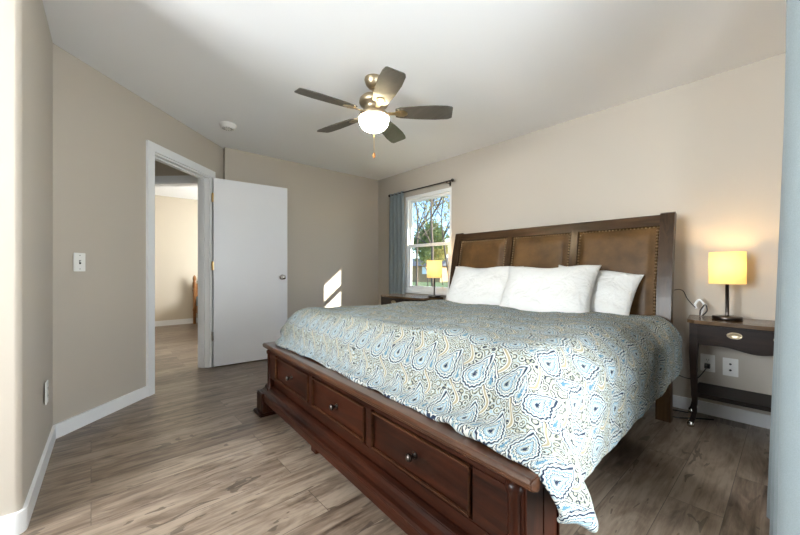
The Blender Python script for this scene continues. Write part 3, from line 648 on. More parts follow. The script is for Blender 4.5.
CLOTH = [
    [-2542,1025,514, -2491,1001,523, -2435,988,521, -2378,987,514, -2321,985,514, -2263,984,514, -2206,983,514, -2148,983,514, -2091,983,514, -2034,982,514, -1976,980,514, -1919,978,514, -1862,976,514, -1805,973,514, -1747,970,512, -1690,967,511, -1633,964,512, -1575,960,513, -1518,956,513, -1460,953,513, -1403,949,513, -1345,945,512, -1288,942,511, -1230,938,511, -1173,935,511, -1115,932,511, -1057,929,511, -999,926,511, -942,923,513, -884,919,512, -827,916,511, -788,915,533, -740,913,512, -687,902,524, -639,890,527, -592,885,511, -539,875,514, -486,880,515, -448,877,509, -419,876,483, -380,877,445, -397,899,394, -416,916,382],
    [-2542,1078,533, -2488,1058,539, -2436,1035,549, -2391,1022,550, -2334,1027,546, -2276,1029,542, -2218,1030,539, -2160,1032,537, -2101,1033,534, -2043,1033,532, -1985,1033,529, -1926,1032,527, -1868,1030,525, -1810,1029,524, -1751,1027,522, -1693,1024,521, -1635,1021,520, -1577,1018,519, -1519,1014,518, -1460,1011,516, -1402,1007,515, -1344,1004,515, -1286,1000,514, -1228,997,514, -1170,994,513, -1111,991,513, -1053,988,513, -994,985,513, -936,982,513, -878,979,513, -820,975,514, -763,967,523, -728,968,526, -671,959,517, -624,938,538, -570,935,534, -525,927,531, -474,924,539, -426,924,523, -417,919,472, -398,933,429, -364,930,401, -383,950,391],
    [-2541,1055,574, -2496,1088,585, -2459,1045,602, -2404,1036,605, -2346,1036,602, -2287,1035,599, -2228,1035,596, -2169,1034,594, -2110,1034,592, -2051,1034,589, -1992,1034,587, -1934,1035,585, -1874,1036,583, -1815,1036,581, -1756,1036,579, -1697,1036,577, -1638,1036,575, -1580,1036,573, -1521,1034,571, -1462,1032,569, -1403,1030,567, -1344,1029,565, -1285,1029,563, -1226,1028,561, -1167,1027,559, -1108,1026,558, -1049,1024,557, -990,1023,556, -931,1021,555, -872,1021,553, -813,1020,552, -754,1019,552, -710,1008,567, -655,992,563, -604,992,555, -552,975,558, -505,952,555, -462,965,542, -422,969,514, -395,974,465, -386,978,417, -342,984,391, -336,977,363],
    [-2552,1055,604, -2503,1052,631, -2461,1087,639, -2418,1052,659, -2358,1046,658, -2298,1045,655, -2239,1044,652, -2179,1042,650, -2119,1040,648, -2060,1039,647, -2000,1038,645, -1941,1037,643, -1881,1036,641, -1821,1036,639, -1761,1035,637, -1702,1034,635, -1642,1034,633, -1583,1033,631, -1523,1033,630, -1463,1033,628, -1403,1033,626, -1344,1034,623, -1284,1034,621, -1225,1033,619, -1165,1033,618, -1105,1034,616, -1046,1034,615, -986,1033,614, -926,1034,612, -867,1034,611, -807,1032,610, -747,1034,609, -692,1038,611, -638,1019,614, -591,1016,605, -553,990,600, -509,1006,574, -472,1020,531, -414,1019,520, -396,1025,474, -375,1030,418, -368,1023,368, -374,1008,342],
    [-2522,1101,589, -2510,1091,646, -2482,1081,694, -2426,1099,684, -2369,1089,696, -2309,1087,692, -2249,1090,686, -2189,1089,684, -2128,1088,682, -2068,1087,679, -2008,1085,678, -1948,1083,677, -1887,1081,677, -1827,1078,677, -1766,1076,676, -1706,1075,675, -1646,1074,673, -1585,1073,672, -1525,1072,670, -1464,1071,669, -1404,1069,668, -1344,1067,668, -1284,1064,668, -1223,1062,667, -1163,1060,667, -1103,1058,666, -1042,1056,666, -982,1055,665, -922,1054,664, -861,1053,663, -801,1052,663, -740,1051,662, -680,1052,655, -631,1045,660, -574,1033,659, -543,1040,617, -490,1055,592, -453,1062,567, -433,1073,514, -430,1060,456, -413,1068,402, -402,1060,351, -411,1044,327],
    [-2542,1142,590, -2515,1132,645, -2478,1136,684, -2442,1129,733, -2381,1127,736, -2321,1125,735, -2260,1124,733, -2199,1123,731, -2137,1121,729, -2076,1120,726, -2015,1121,723, -1954,1121,721, -1893,1119,720, -1832,1119,718, -1771,1118,717, -1710,1117,715, -1649,1117,713, -1588,1116,711, -1527,1115,710, -1466,1114,709, -1405,1113,708, -1344,1110,707, -1283,1108,705, -1221,1107,703, -1160,1106,703, -1099,1104,702, -1039,1103,701, -978,1102,699, -917,1102,696, -856,1099,696, -794,1098,694, -733,1101,690, -673,1103,687, -617,1092,692, -579,1083,674, -552,1092,622, -499,1092,606, -497,1099,546, -475,1106,490, -438,1106,441, -429,1107,387, -423,1102,332, -430,1095,303],
    [-2533,1190,576, -2526,1188,636, -2489,1186,686, -2441,1186,722, -2395,1180,755, -2334,1178,755, -2273,1176,751, -2211,1174,749, -2149,1172,748, -2088,1170,747, -2027,1168,748, -1965,1166,749, -1904,1165,751, -1842,1163,751, -1781,1161,751, -1720,1159,751, -1658,1157,751, -1597,1155,751, -1535,1153,750, -1474,1152,750, -1413,1150,749, -1351,1148,749, -1290,1146,749, -1228,1144,749, -1167,1143,748, -1105,1142,747, -1044,1140,747, -983,1139,746, -922,1136,744, -860,1134,743, -798,1132,742, -737,1129,742, -675,1127,740, -612,1122,741, -565,1130,701, -533,1124,662, -483,1125,623, -467,1141,566, -456,1156,507, -450,1163,446, -444,1163,385, -441,1157,324, -443,1152,293],
    [-2526,1246,558, -2527,1245,620, -2497,1243,672, -2454,1241,716, -2409,1238,758, -2347,1236,757, -2286,1234,754, -2224,1232,750, -2162,1230,747, -2101,1228,746, -2039,1226,747, -1977,1225,750, -1916,1223,754, -1854,1221,757, -1792,1219,758, -1731,1217,756, -1669,1215,752, -1607,1213,747, -1545,1211,748, -1484,1210,749, -1422,1209,749, -1361,1206,748, -1299,1204,749, -1237,1202,750, -1176,1200,758, -1114,1199,762, -1052,1197,764, -991,1195,763, -929,1193,760, -867,1191,754, -805,1189,749, -743,1188,749, -681,1185,749, -619,1184,749, -580,1184,711, -534,1182,669, -488,1182,632, -491,1185,569, -494,1187,508, -494,1189,446, -492,1190,384, -488,1192,322, -485,1193,291],
    [-2525,1303,542, -2524,1302,604, -2508,1300,662, -2462,1298,703, -2423,1295,751, -2361,1293,752, -2299,1291,748, -2237,1289,745, -2175,1288,744, -2113,1286,745, -2051,1284,749, -1989,1282,754, -1927,1281,759, -1866,1279,762, -1804,1277,763, -1742,1275,760, -1680,1273,755, -1618,1272,748, -1556,1270,741, -1494,1268,736, -1432,1266,734, -1370,1264,736, -1308,1263,741, -1246,1261,748, -1184,1259,754, -1122,1257,760, -1061,1256,762, -999,1254,761, -937,1252,758, -875,1250,753, -813,1248,749, -751,1247,746, -689,1245,745, -627,1243,750, -576,1242,723, -533,1241,679, -490,1242,636, -491,1244,574, -489,1246,512, -488,1247,450, -489,1249,387, -491,1251,325, -491,1252,294],
    [-2524,1360,527, -2524,1359,589, -2518,1357,651, -2472,1355,693, -2436,1353,743, -2375,1350,747, -2312,1349,743, -2250,1347,740, -2188,1345,739, -2126,1344,742, -2064,1342,747, -2001,1340,754, -1939,1338,760, -1877,1337,765, -1815,1335,766, -1753,1333,763, -1690,1332,758, -1628,1330,751, -1566,1328,744, -1504,1326,739, -1442,1325,736, -1380,1323,737, -1317,1321,741, -1255,1319,747, -1193,1318,752, -1131,1316,756, -1069,1314,757, -1006,1313,756, -944,1311,752, -882,1309,749, -820,1307,746, -758,1306,746, -695,1304,747, -633,1302,750, -576,1301,731, -534,1300,686, -492,1301,641, -489,1302,579, -485,1304,516, -484,1306,454, -486,1308,391, -488,1310,329, -489,1310,298],
    [-2524,1417,511, -2525,1416,574, -2525,1414,636, -2483,1412,682, -2446,1410,732, -2388,1408,746, -2326,1406,740, -2263,1405,736, -2201,1403,735, -2138,1401,738, -2076,1400,743, -2014,1398,751, -1951,1396,758, -1889,1395,763, -1826,1393,765, -1764,1391,764, -1701,1390,759, -1639,1388,753, -1576,1386,747, -1514,1385,743, -1451,1383,741, -1389,1381,742, -1326,1380,745, -1264,1378,749, -1202,1376,753, -1139,1375,754, -1077,1373,753, -1014,1371,750, -952,1370,746, -889,1368,743, -827,1366,741, -764,1365,743, -702,1363,747, -639,1361,751, -580,1360,735, -543,1358,685, -494,1360,646, -489,1362,584, -490,1363,521, -487,1365,458, -484,1367,396, -486,1369,333, -488,1369,301],
    [-2524,1475,496, -2524,1473,558, -2526,1471,621, -2493,1469,671, -2453,1467,720, -2402,1465,748, -2339,1464,741, -2277,1462,736, -2214,1461,734, -2151,1459,736, -2088,1457,741, -2026,1456,747, -1963,1454,754, -1900,1453,759, -1837,1451,761, -1775,1449,760, -1712,1448,757, -1649,1446,752, -1586,1445,748, -1524,1443,746, -1461,1441,746, -1398,1440,748, -1336,1438,752, -1273,1437,755, -1210,1435,757, -1147,1433,756, -1085,1432,752, -1022,1430,747, -959,1429,742, -896,1427,738, -834,1425,736, -771,1424,738, -708,1422,743, -645,1421,750, -584,1419,739, -547,1418,689, -497,1419,651, -486,1420,589, -486,1422,526, -486,1424,463, -487,1426,400, -487,1428,337, -488,1428,306],
    [-2524,1532,480, -2526,1530,543, -2524,1528,606, -2506,1526,663, -2461,1525,708, -2416,1523,751, -2353,1521,745, -2290,1520,740, -2227,1518,737, -2164,1517,738, -2101,1515,742, -2038,1514,747, -1975,1512,752, -1912,1511,755, -1849,1509,756, -1786,1507,754, -1723,1506,751, -1660,1504,748, -1597,1503,745, -1534,1501,745, -1471,1500,748, -1408,1498,752, -1345,1497,757, -1282,1495,761, -1219,1494,762, -1156,1492,760, -1093,1491,755, -1030,1489,748, -967,1487,741, -904,1486,736, -841,1484,734, -778,1483,736, -715,1481,741, -651,1480,748, -589,1478,743, -551,1477,692, -500,1478,655, -491,1479,594, -491,1481,531, -490,1483,468, -489,1485,404, -490,1487,341, -490,1487,310],
    [-2524,1589,465, -2526,1587,528, -2525,1586,591, -2516,1584,653, -2470,1582,696, -2429,1581,745, -2366,1579,748, -2303,1577,744, -2240,1576,742, -2176,1574,743, -2113,1573,746, -2050,1571,750, -1987,1570,753, -1923,1568,754, -1860,1567,753, -1797,1565,749, -1733,1564,745, -1670,1563,742, -1607,1561,740, -1544,1560,742, -1480,1558,746, -1417,1557,752, -1354,1555,759, -1291,1554,764, -1227,1552,765, -1164,1551,764, -1101,1549,758, -1037,1548,751, -974,1546,744, -911,1545,738, -848,1543,736, -784,1542,737, -721,1540,741, -658,1539,746, -594,1538,746, -554,1536,697, -504,1537,659, -491,1539,599, -491,1540,535, -490,1542,472, -490,1544,409, -490,1545,345, -491,1546,314],
    [-2524,1646,449, -2525,1645,513, -2528,1643,576, -2524,1641,640, -2483,1639,689, -2439,1638,734, -2380,1636,748, -2316,1635,746, -2253,1633,746, -2189,1632,748, -2125,1631,752, -2062,1629,755, -1998,1628,757, -1935,1626,757, -1871,1625,753, -1808,1624,748, -1744,1622,742, -1681,1621,737, -1617,1619,736, -1554,1618,738, -1490,1617,743, -1426,1615,750, -1363,1614,757, -1299,1612,763, -1236,1611,765, -1172,1609,764, -1109,1608,760, -1045,1607,753, -982,1605,747, -918,1604,742, -855,1602,740, -791,1601,741, -727,1600,745, -664,1598,749, -600,1597,749, -557,1596,703, -508,1597,663, -491,1598,604, -491,1600,540, -490,1602,476, -490,1603,413, -488,1605,349, -489,1605,317],
    [-2525,1704,440, -2526,1702,504, -2526,1701,568, -2526,1698,631, -2486,1696,679, -2444,1695,725, -2388,1694,745, -2324,1692,745, -2261,1691,747, -2197,1690,752, -2133,1688,757, -2070,1687,761, -2006,1686,763, -1942,1684,761, -1879,1683,756, -1815,1682,749, -1751,1680,742, -1688,1679,736, -1624,1678,734, -1560,1676,735, -1497,1675,740, -1433,1674,747, -1369,1672,754, -1306,1671,760, -1242,1669,762, -1178,1668,761, -1114,1667,757, -1051,1665,752, -987,1664,748, -923,1663,745, -860,1661,745, -796,1660,747, -732,1659,751, -669,1657,754, -605,1656,751, -559,1655,708, -512,1656,665, -491,1657,608, -491,1659,544, -490,1661,480, -489,1662,417, -489,1664,353, -489,1664,321],
    [-2525,1761,440, -2526,1760,504, -2526,1758,568, -2526,1756,631, -2484,1754,676, -2447,1753,726, -2389,1751,740, -2325,1750,741, -2261,1749,746, -2198,1747,752, -2134,1746,759, -2071,1745,764, -2007,1744,766, -1943,1742,764, -1880,1741,759, -1816,1740,751, -1753,1738,744, -1689,1737,739, -1626,1736,736, -1562,1735,737, -1498,1733,741, -1435,1732,747, -1371,1731,752, -1308,1729,756, -1244,1728,757, -1180,1727,755, -1117,1726,752, -1053,1724,748, -990,1723,746, -926,1722,746, -863,1720,748, -799,1719,753, -735,1718,757, -672,1717,760, -609,1715,752, -564,1714,709, -516,1715,667, -491,1716,612, -487,1718,548, -487,1720,484, -489,1721,421, -489,1723,357, -489,1723,325],
    [-2525,1819,441, -2526,1817,504, -2526,1815,568, -2527,1813,632, -2482,1812,674, -2446,1811,725, -2389,1809,735, -2326,1808,738, -2262,1806,743, -2199,1805,751, -2135,1804,758, -2072,1803,763, -2008,1801,765, -1945,1800,764, -1881,1799,759, -1818,1798,753, -1754,1797,747, -1691,1795,742, -1627,1794,741, -1564,1793,742, -1500,1792,746, -1437,1790,750, -1373,1789,753, -1310,1788,754, -1246,1787,752, -1183,1786,749, -1119,1784,745, -1056,1783,742, -992,1782,741, -929,1781,743, -865,1779,748, -802,1778,754, -738,1777,760, -675,1776,764, -613,1775,752, -568,1773,710, -521,1774,667, -490,1776,616, -491,1777,552, -491,1779,488, -489,1780,425, -489,1781,361, -490,1782,329],
    [-2525,1876,441, -2526,1874,504, -2527,1873,568, -2527,1871,632, -2482,1869,673, -2447,1868,725, -2390,1866,734, -2326,1865,736, -2263,1864,742, -2199,1863,749, -2136,1862,755, -2073,1860,760, -2009,1859,761, -1946,1858,760, -1882,1857,756, -1819,1856,751, -1756,1855,747, -1692,1853,745, -1629,1852,746, -1565,1851,749, -1502,1850,753, -1439,1849,756, -1375,1848,757, -1312,1847,755, -1248,1845,751, -1185,1844,745, -1122,1843,740, -1058,1842,737, -995,1841,736, -931,1840,740, -868,1838,746, -805,1837,753, -741,1836,760, -678,1835,765, -616,1834,754, -570,1833,712, -524,1833,669, -489,1835,620, -491,1836,556, -490,1838,492, -490,1839,429, -491,1841,365, -491,1841,333],
    [-2525,1934,441, -2526,1932,505, -2528,1930,568, -2528,1928,632, -2481,1927,672, -2447,1925,724, -2390,1924,736, -2327,1923,738, -2264,1922,743, -2200,1920,748, -2137,1919,753, -2074,1918,756, -2010,1917,756, -1947,1916,754, -1884,1915,750, -1820,1914,747, -1757,1913,745, -1694,1912,746, -1631,1911,749, -1567,1909,754, -1504,1908,758, -1441,1907,761, -1377,1906,761, -1314,1905,758, -1251,1904,752, -1187,1903,745, -1124,1902,739, -1061,1901,735, -997,1900,734, -934,1899,737, -871,1897,743, -808,1896,751, -744,1895,757, -681,1894,761, -618,1893,754, -570,1892,716, -527,1892,669, -489,1894,623, -491,1895,559, -491,1897,496, -491,1898,433, -491,1900,369, -491,1901,337],
    [-2525,1991,442, -2527,1989,505, -2529,1987,568, -2528,1986,632, -2481,1984,672, -2446,1983,723, -2391,1981,742, -2328,1980,744, -2264,1979,747, -2201,1978,751, -2138,1977,754, -2075,1976,754, -2011,1975,751, -1948,1974,748, -1885,1973,744, -1822,1972,741, -1759,1971,741, -1695,1970,744, -1632,1969,749, -1569,1968,756, -1506,1967,762, -1443,1966,765, -1379,1965,765, -1316,1964,761, -1253,1963,755, -1190,1962,747, -1126,1961,741, -1063,1960,737, -1000,1958,736, -937,1957,739, -874,1956,744, -810,1955,749, -747,1954,754, -684,1953,757, -621,1952,754, -572,1951,717, -530,1952,670, -489,1953,627, -491,1955,563, -491,1956,500, -489,1957,436, -487,1959,373, -487,1959,341],
    [-2525,2049,443, -2527,2047,506, -2530,2045,569, -2529,2043,632, -2481,2042,672, -2442,2040,721, -2391,2039,747, -2328,2038,750, -2265,2037,754, -2202,2036,756, -2139,2035,757, -2076,2034,754, -2013,2033,750, -1949,2032,744, -1886,2031,739, -1823,2030,736, -1760,2029,737, -1697,2028,741, -1634,2027,747, -1571,2026,755, -1508,2025,761, -1444,2024,765, -1381,2023,765, -1318,2022,762, -1255,2021,756, -1192,2020,750, -1129,2019,744, -1066,2018,741, -1003,2017,741, -940,2016,743, -876,2015,747, -813,2014,751, -750,2013,754, -687,2013,754, -624,2012,751, -573,2011,720, -532,2012,672, -488,2012,630, -491,2014,567, -491,2015,503, -491,2016,440, -490,2018,377, -490,2018,345],
    [-2525,2107,445, -2527,2104,507, -2531,2102,570, -2530,2100,633, -2481,2099,672, -2441,2098,720, -2392,2096,751, -2329,2095,755, -2266,2094,760, -2203,2094,762, -2140,2093,761, -2077,2092,757, -2014,2091,751, -1951,2090,744, -1888,2089,738, -1825,2088,734, -1762,2087,735, -1699,2086,739, -1636,2085,745, -1572,2084,752, -1509,2084,758, -1446,2083,761, -1383,2082,762, -1320,2081,759, -1257,2080,754, -1194,2079,749, -1131,2078,746, -1068,2077,745, -1005,2076,747, -942,2075,750, -879,2074,753, -816,2074,756, -753,2073,756, -690,2072,754, -627,2071,749, -573,2070,723, -534,2071,674, -488,2072,634, -489,2073,570, -491,2074,507, -491,2075,444, -491,2077,381, -491,2077,349],
    [-2525,2164,446, -2526,2162,509, -2530,2160,572, -2530,2158,634, -2481,2157,672, -2440,2155,719, -2392,2154,751, -2329,2153,758, -2267,2152,763, -2204,2151,765, -2141,2150,764, -2078,2150,760, -2015,2149,753, -1952,2148,746, -1889,2147,739, -1826,2146,736, -1763,2145,737, -1700,2144,740, -1637,2144,745, -1574,2143,751, -1511,2142,755, -1448,2141,757, -1385,2140,756, -1323,2139,753, -1260,2139,749, -1197,2138,746, -1134,2137,745, -1071,2136,747, -1008,2135,751, -945,2134,756, -882,2133,760, -819,2133,762, -756,2132,760, -693,2131,756, -630,2130,749, -575,2129,727, -537,2130,677, -489,2131,637, -487,2132,574, -489,2133,511, -491,2134,448, -491,2136,385, -491,2136,353],
    [-2525,2222,448, -2527,2220,511, -2527,2217,574, -2530,2215,636, -2483,2214,674, -2438,2213,717, -2393,2211,750, -2330,2210,757, -2267,2210,763, -2204,2209,765, -2142,2208,764, -2079,2207,760, -2016,2207,754, -1953,2206,748, -1890,2205,743, -1827,2204,741, -1765,2203,742, -1702,2203,745, -1639,2202,749, -1576,2201,752, -1513,2200,754, -1450,2199,753, -1387,2199,750, -1325,2198,746, -1262,2197,743, -1199,2196,741, -1136,2196,742, -1073,2195,746, -1010,2194,752, -948,2193,758, -885,2192,763, -822,2192,765, -759,2191,764, -696,2190,759, -633,2189,752, -576,2189,730, -539,2189,679, -491,2190,640, -487,2191,577, -487,2192,515, -490,2194,452, -491,2195,389, -491,2195,357],
    [-2524,2279,450, -2528,2277,513, -2524,2275,575, -2529,2273,637, -2487,2271,680, -2436,2270,716, -2394,2269,748, -2331,2268,754, -2268,2267,760, -2205,2267,762, -2143,2266,761, -2080,2265,757, -2017,2264,753, -1954,2264,748, -1892,2263,746, -1829,2262,745, -1766,2262,748, -1703,2261,751, -1641,2260,755, -1578,2259,756, -1515,2259,756, -1452,2258,753, -1390,2257,747, -1327,2256,742, -1264,2256,738, -1201,2255,736, -1139,2254,738, -1076,2254,743, -1013,2253,750, -950,2252,757, -888,2251,763, -825,2251,766, -762,2250,764, -699,2249,760, -637,2249,753, -579,2248,733, -542,2249,682, -493,2250,644, -488,2251,581, -488,2252,518, -490,2253,455, -491,2254,392, -491,2254,361],
    [-2524,2337,452, -2527,2334,514, -2525,2332,577, -2525,2330,639, -2492,2328,689, -2437,2328,717, -2394,2326,747, -2331,2326,753, -2269,2325,756, -2206,2324,757, -2143,2324,755, -2081,2323,752, -2018,2322,748, -1955,2322,746, -1893,2321,746, -1830,2320,748, -1767,2320,752, -1705,2319,757, -1642,2318,761, -1580,2318,762, -1517,2317,760, -1454,2316,754, -1392,2316,748, -1329,2315,741, -1266,2314,736, -1204,2314,734, -1141,2313,736, -1078,2312,741, -1016,2312,748, -953,2311,755, -890,2310,760, -828,2310,762, -765,2309,761, -702,2308,757, -640,2308,752, -581,2308,736, -545,2308,685, -495,2309,647, -488,2310,584, -490,2311,522, -491,2312,459, -491,2313,396, -491,2313,365],
    [-2524,2394,454, -2524,2391,516, -2529,2389,579, -2523,2387,641, -2497,2385,697, -2440,2386,722, -2395,2384,750, -2332,2383,753, -2269,2383,754, -2207,2382,752, -2144,2381,749, -2082,2381,745, -2019,2380,742, -1957,2380,741, -1894,2379,743, -1832,2378,748, -1769,2378,754, -1706,2377,760, -1644,2377,764, -1581,2376,765, -1519,2375,763, -1456,2375,757, -1394,2374,750, -1331,2374,743, -1268,2373,738, -1206,2372,736, -1143,2372,737, -1081,2371,742, -1018,2371,747, -956,2370,753, -893,2369,756, -830,2369,757, -768,2368,755, -705,2368,752, -643,2367,749, -582,2367,738, -548,2367,687, -497,2368,650, -490,2369,588, -491,2370,526, -491,2371,463, -491,2372,400, -491,2372,369],
    [-2524,2451,456, -2524,2448,518, -2523,2446,581, -2523,2444,643, -2499,2443,701, -2446,2443,731, -2395,2441,755, -2333,2441,756, -2270,2440,755, -2208,2440,751, -2145,2439,745, -2083,2439,740, -2020,2438,737, -1958,2438,736, -1895,2437,740, -1833,2436,746, -1770,2436,753, -1708,2435,760, -1645,2435,764, -1583,2434,766, -1521,2434,763, -1458,2433,758, -1396,2433,752, -1333,2432,746, -1271,2432,742, -1208,2431,741, -1146,2431,742, -1083,2430,746, -1021,2430,750, -958,2429,753, -896,2428,754, -833,2428,752, -771,2427,749, -708,2427,745, -645,2426,749, -584,2427,741, -551,2427,689, -499,2427,654, -491,2428,592, -491,2429,529, -491,2430,467, -490,2431,404, -491,2432,373],
    [-2524,2508,458, -2524,2506,520, -2524,2503,583, -2522,2502,645, -2490,2500,700, -2453,2499,745, -2396,2499,761, -2333,2498,761, -2271,2498,758, -2209,2497,752, -2146,2497,745, -2084,2496,739, -2021,2496,735, -1959,2495,734, -1897,2495,737, -1834,2495,743, -1772,2494,751, -1710,2494,757, -1647,2493,761, -1585,2493,762, -1522,2492,760, -1460,2492,756, -1398,2491,751, -1335,2491,747, -1273,2490,745, -1211,2490,746, -1148,2489,749, -1086,2489,752, -1023,2488,755, -961,2488,757, -899,2487,755, -836,2487,751, -774,2487,746, -711,2486,740, -649,2487,748, -586,2485,744, -554,2486,690, -501,2487,657, -491,2487,596, -491,2488,534, -491,2489,471, -491,2490,409, -491,2491,377],
    [-2536,2564,460, -2529,2562,522, -2524,2561,584, -2521,2559,647, -2489,2557,701, -2457,2556,755, -2396,2556,765, -2334,2556,765, -2272,2555,761, -2209,2555,754, -2147,2555,747, -2085,2554,740, -2023,2554,736, -1960,2553,736, -1898,2553,739, -1836,2553,744, -1773,2552,749, -1711,2552,754, -1649,2551,757, -1587,2551,757, -1524,2551,754, -1462,2550,750, -1400,2550,747, -1337,2549,745, -1275,2549,746, -1213,2549,749, -1151,2548,754, -1088,2548,758, -1026,2547,761, -964,2547,761, -901,2546,758, -839,2546,753, -777,2546,746, -715,2545,739, -652,2545,735, -589,2545,738, -556,2545,694, -504,2546,659, -491,2547,600, -491,2548,538, -491,2548,475, -491,2549,413, -491,2550,382],
    [-2543,2620,462, -2538,2618,524, -2532,2617,586, -2520,2616,648, -2488,2614,702, -2458,2614,757, -2397,2614,765, -2335,2613,765, -2272,2613,761, -2210,2613,755, -2148,2612,749, -2086,2612,743, -2024,2612,741, -1961,2611,741, -1899,2611,743, -1837,2611,747, -1775,2610,751, -1713,2610,754, -1650,2610,754, -1588,2609,751, -1526,2609,748, -1464,2609,744, -1402,2608,741, -1340,2608,741, -1277,2608,744, -1215,2607,750, -1153,2607,756, -1091,2607,762, -1029,2606,765, -966,2606,765, -904,2605,761, -842,2605,755, -780,2605,748, -718,2604,741, -655,2604,737, -590,2602,744, -554,2604,702, -507,2605,662, -490,2606,604, -491,2607,542, -491,2607,480, -491,2608,417, -491,2609,386],
    [-2526,2674,461, -2523,2673,523, -2524,2673,585, -2520,2673,648, -2488,2672,701, -2459,2671,756, -2397,2671,762, -2335,2671,762, -2273,2671,759, -2211,2670,754, -2149,2670,749, -2087,2670,746, -2025,2670,745, -1963,2669,747, -1901,2669,750, -1838,2669,753, -1776,2668,756, -1714,2668,756, -1652,2668,754, -1590,2668,749, -1528,2667,743, -1466,2667,739, -1404,2667,736, -1342,2666,737, -1280,2666,741, -1217,2666,748, -1155,2666,755, -1093,2665,761, -1031,2665,765, -969,2665,765, -907,2664,762, -845,2664,756, -783,2664,750, -721,2664,744, -659,2663,741, -595,2662,746, -553,2664,709, -508,2664,666, -491,2665,608, -491,2666,546, -491,2667,484, -491,2667,422, -490,2668,391],
    [-2525,2731,461, -2527,2730,523, -2526,2730,585, -2521,2730,647, -2488,2729,700, -2460,2729,755, -2398,2729,757, -2336,2729,756, -2274,2728,753, -2212,2728,749, -2150,2728,746, -2088,2728,746, -2026,2727,747, -1964,2727,751, -1902,2727,756, -1840,2727,760, -1778,2727,761, -1716,2726,760, -1654,2726,756, -1592,2726,749, -1530,2726,743, -1468,2725,737, -1406,2725,734, -1344,2725,735, -1282,2725,739, -1220,2725,745, -1158,2724,752, -1096,2724,758, -1034,2724,762, -972,2724,762, -910,2723,759, -848,2723,754, -786,2723,750, -724,2723,746, -662,2723,745, -599,2722,747, -550,2723,717, -513,2724,668, -491,2724,612, -491,2725,550, -491,2726,488, -491,2726,426, -491,2727,395],
    [-2525,2788,461, -2524,2788,523, -2525,2787,585, -2521,2787,647, -2489,2787,700, -2461,2787,754, -2398,2786,753, -2337,2786,750, -2275,2786,746, -2213,2786,743, -2151,2786,742, -2089,2785,743, -2027,2785,747, -1965,2785,753, -1903,2785,759, -1841,2785,763, -1779,2785,765, -1717,2785,764, -1655,2784,759, -1594,2784,752, -1532,2784,744, -1470,2784,739, -1408,2784,736, -1346,2784,736, -1284,2783,740, -1222,2783,745, -1160,2783,751, -1098,2783,755, -1036,2783,757, -974,2783,756, -912,2782,753, -851,2782,749, -789,2782,746, -727,2782,745, -665,2782,747, -603,2782,750, -554,2782,720, -516,2783,670, -490,2783,617, -490,2784,555, -490,2785,493, -491,2785,430, -491,2786,399],
    [-2527,2845,461, -2527,2845,523, -2527,2845,585, -2521,2844,647, -2489,2844,700, -2461,2844,755, -2399,2844,751, -2337,2844,746, -2275,2844,741, -2214,2843,738, -2152,2843,737, -2090,2843,739, -2028,2843,745, -1966,2843,752, -1904,2843,759, -1843,2843,764, -1781,2843,766, -1719,2843,764, -1657,2843,760, -1595,2843,753, -1533,2842,747, -1472,2842,742, -1410,2842,740, -1348,2842,741, -1286,2842,745, -1224,2842,749, -1163,2842,752, -1101,2842,754, -1039,2842,753, -977,2842,750, -915,2841,746, -853,2841,743, -792,2841,741, -730,2841,742, -668,2841,745, -606,2841,751, -557,2841,723, -519,2842,673, -489,2842,621, -490,2843,559, -490,2844,497, -491,2844,435, -491,2845,404],
    [-2527,2903,462, -2527,2902,524, -2527,2902,586, -2521,2902,647, -2489,2902,700, -2461,2901,755, -2400,2901,752, -2338,2901,746, -2276,2901,739, -2214,2901,735, -2153,2901,734, -2091,2901,737, -2029,2901,742, -1967,2901,749, -1906,2901,756, -1844,2901,761, -1782,2901,763, -1721,2901,761, -1659,2901,757, -1597,2901,752, -1535,2901,748, -1474,2901,745, -1412,2901,745, -1350,2901,748, -1288,2901,751, -1227,2901,754, -1165,2901,756, -1103,2901,756, -1041,2901,753, -980,2901,748, -918,2900,742, -856,2900,738, -795,2900,736, -733,2900,737, -671,2900,742, -609,2900,749, -560,2900,725, -522,2901,676, -489,2902,625, -491,2902,563, -491,2903,501, -491,2903,439, -491,2903,408],
    [-2525,2931,462, -2526,2931,524, -2526,2931,586, -2521,2931,647, -2489,2931,700, -2462,2930,755, -2400,2930,753, -2338,2930,746, -2277,2930,740, -2215,2930,735, -2153,2930,734, -2091,2930,737, -2030,2930,742, -1968,2930,749, -1906,2930,755, -1845,2930,759, -1783,2930,760, -1721,2930,758, -1660,2930,755, -1598,2930,751, -1536,2930,747, -1475,2930,746, -1413,2930,747, -1351,2930,750, -1290,2930,754, -1228,2930,758, -1166,2930,759, -1104,2930,758, -1043,2930,753, -981,2930,747, -919,2930,741, -858,2930,736, -796,2930,734, -734,2930,736, -673,2930,741, -611,2930,748, -561,2930,726, -524,2931,677, -489,2931,627, -491,2932,565, -491,2932,503, -491,2933,441, -491,2933,410],
]
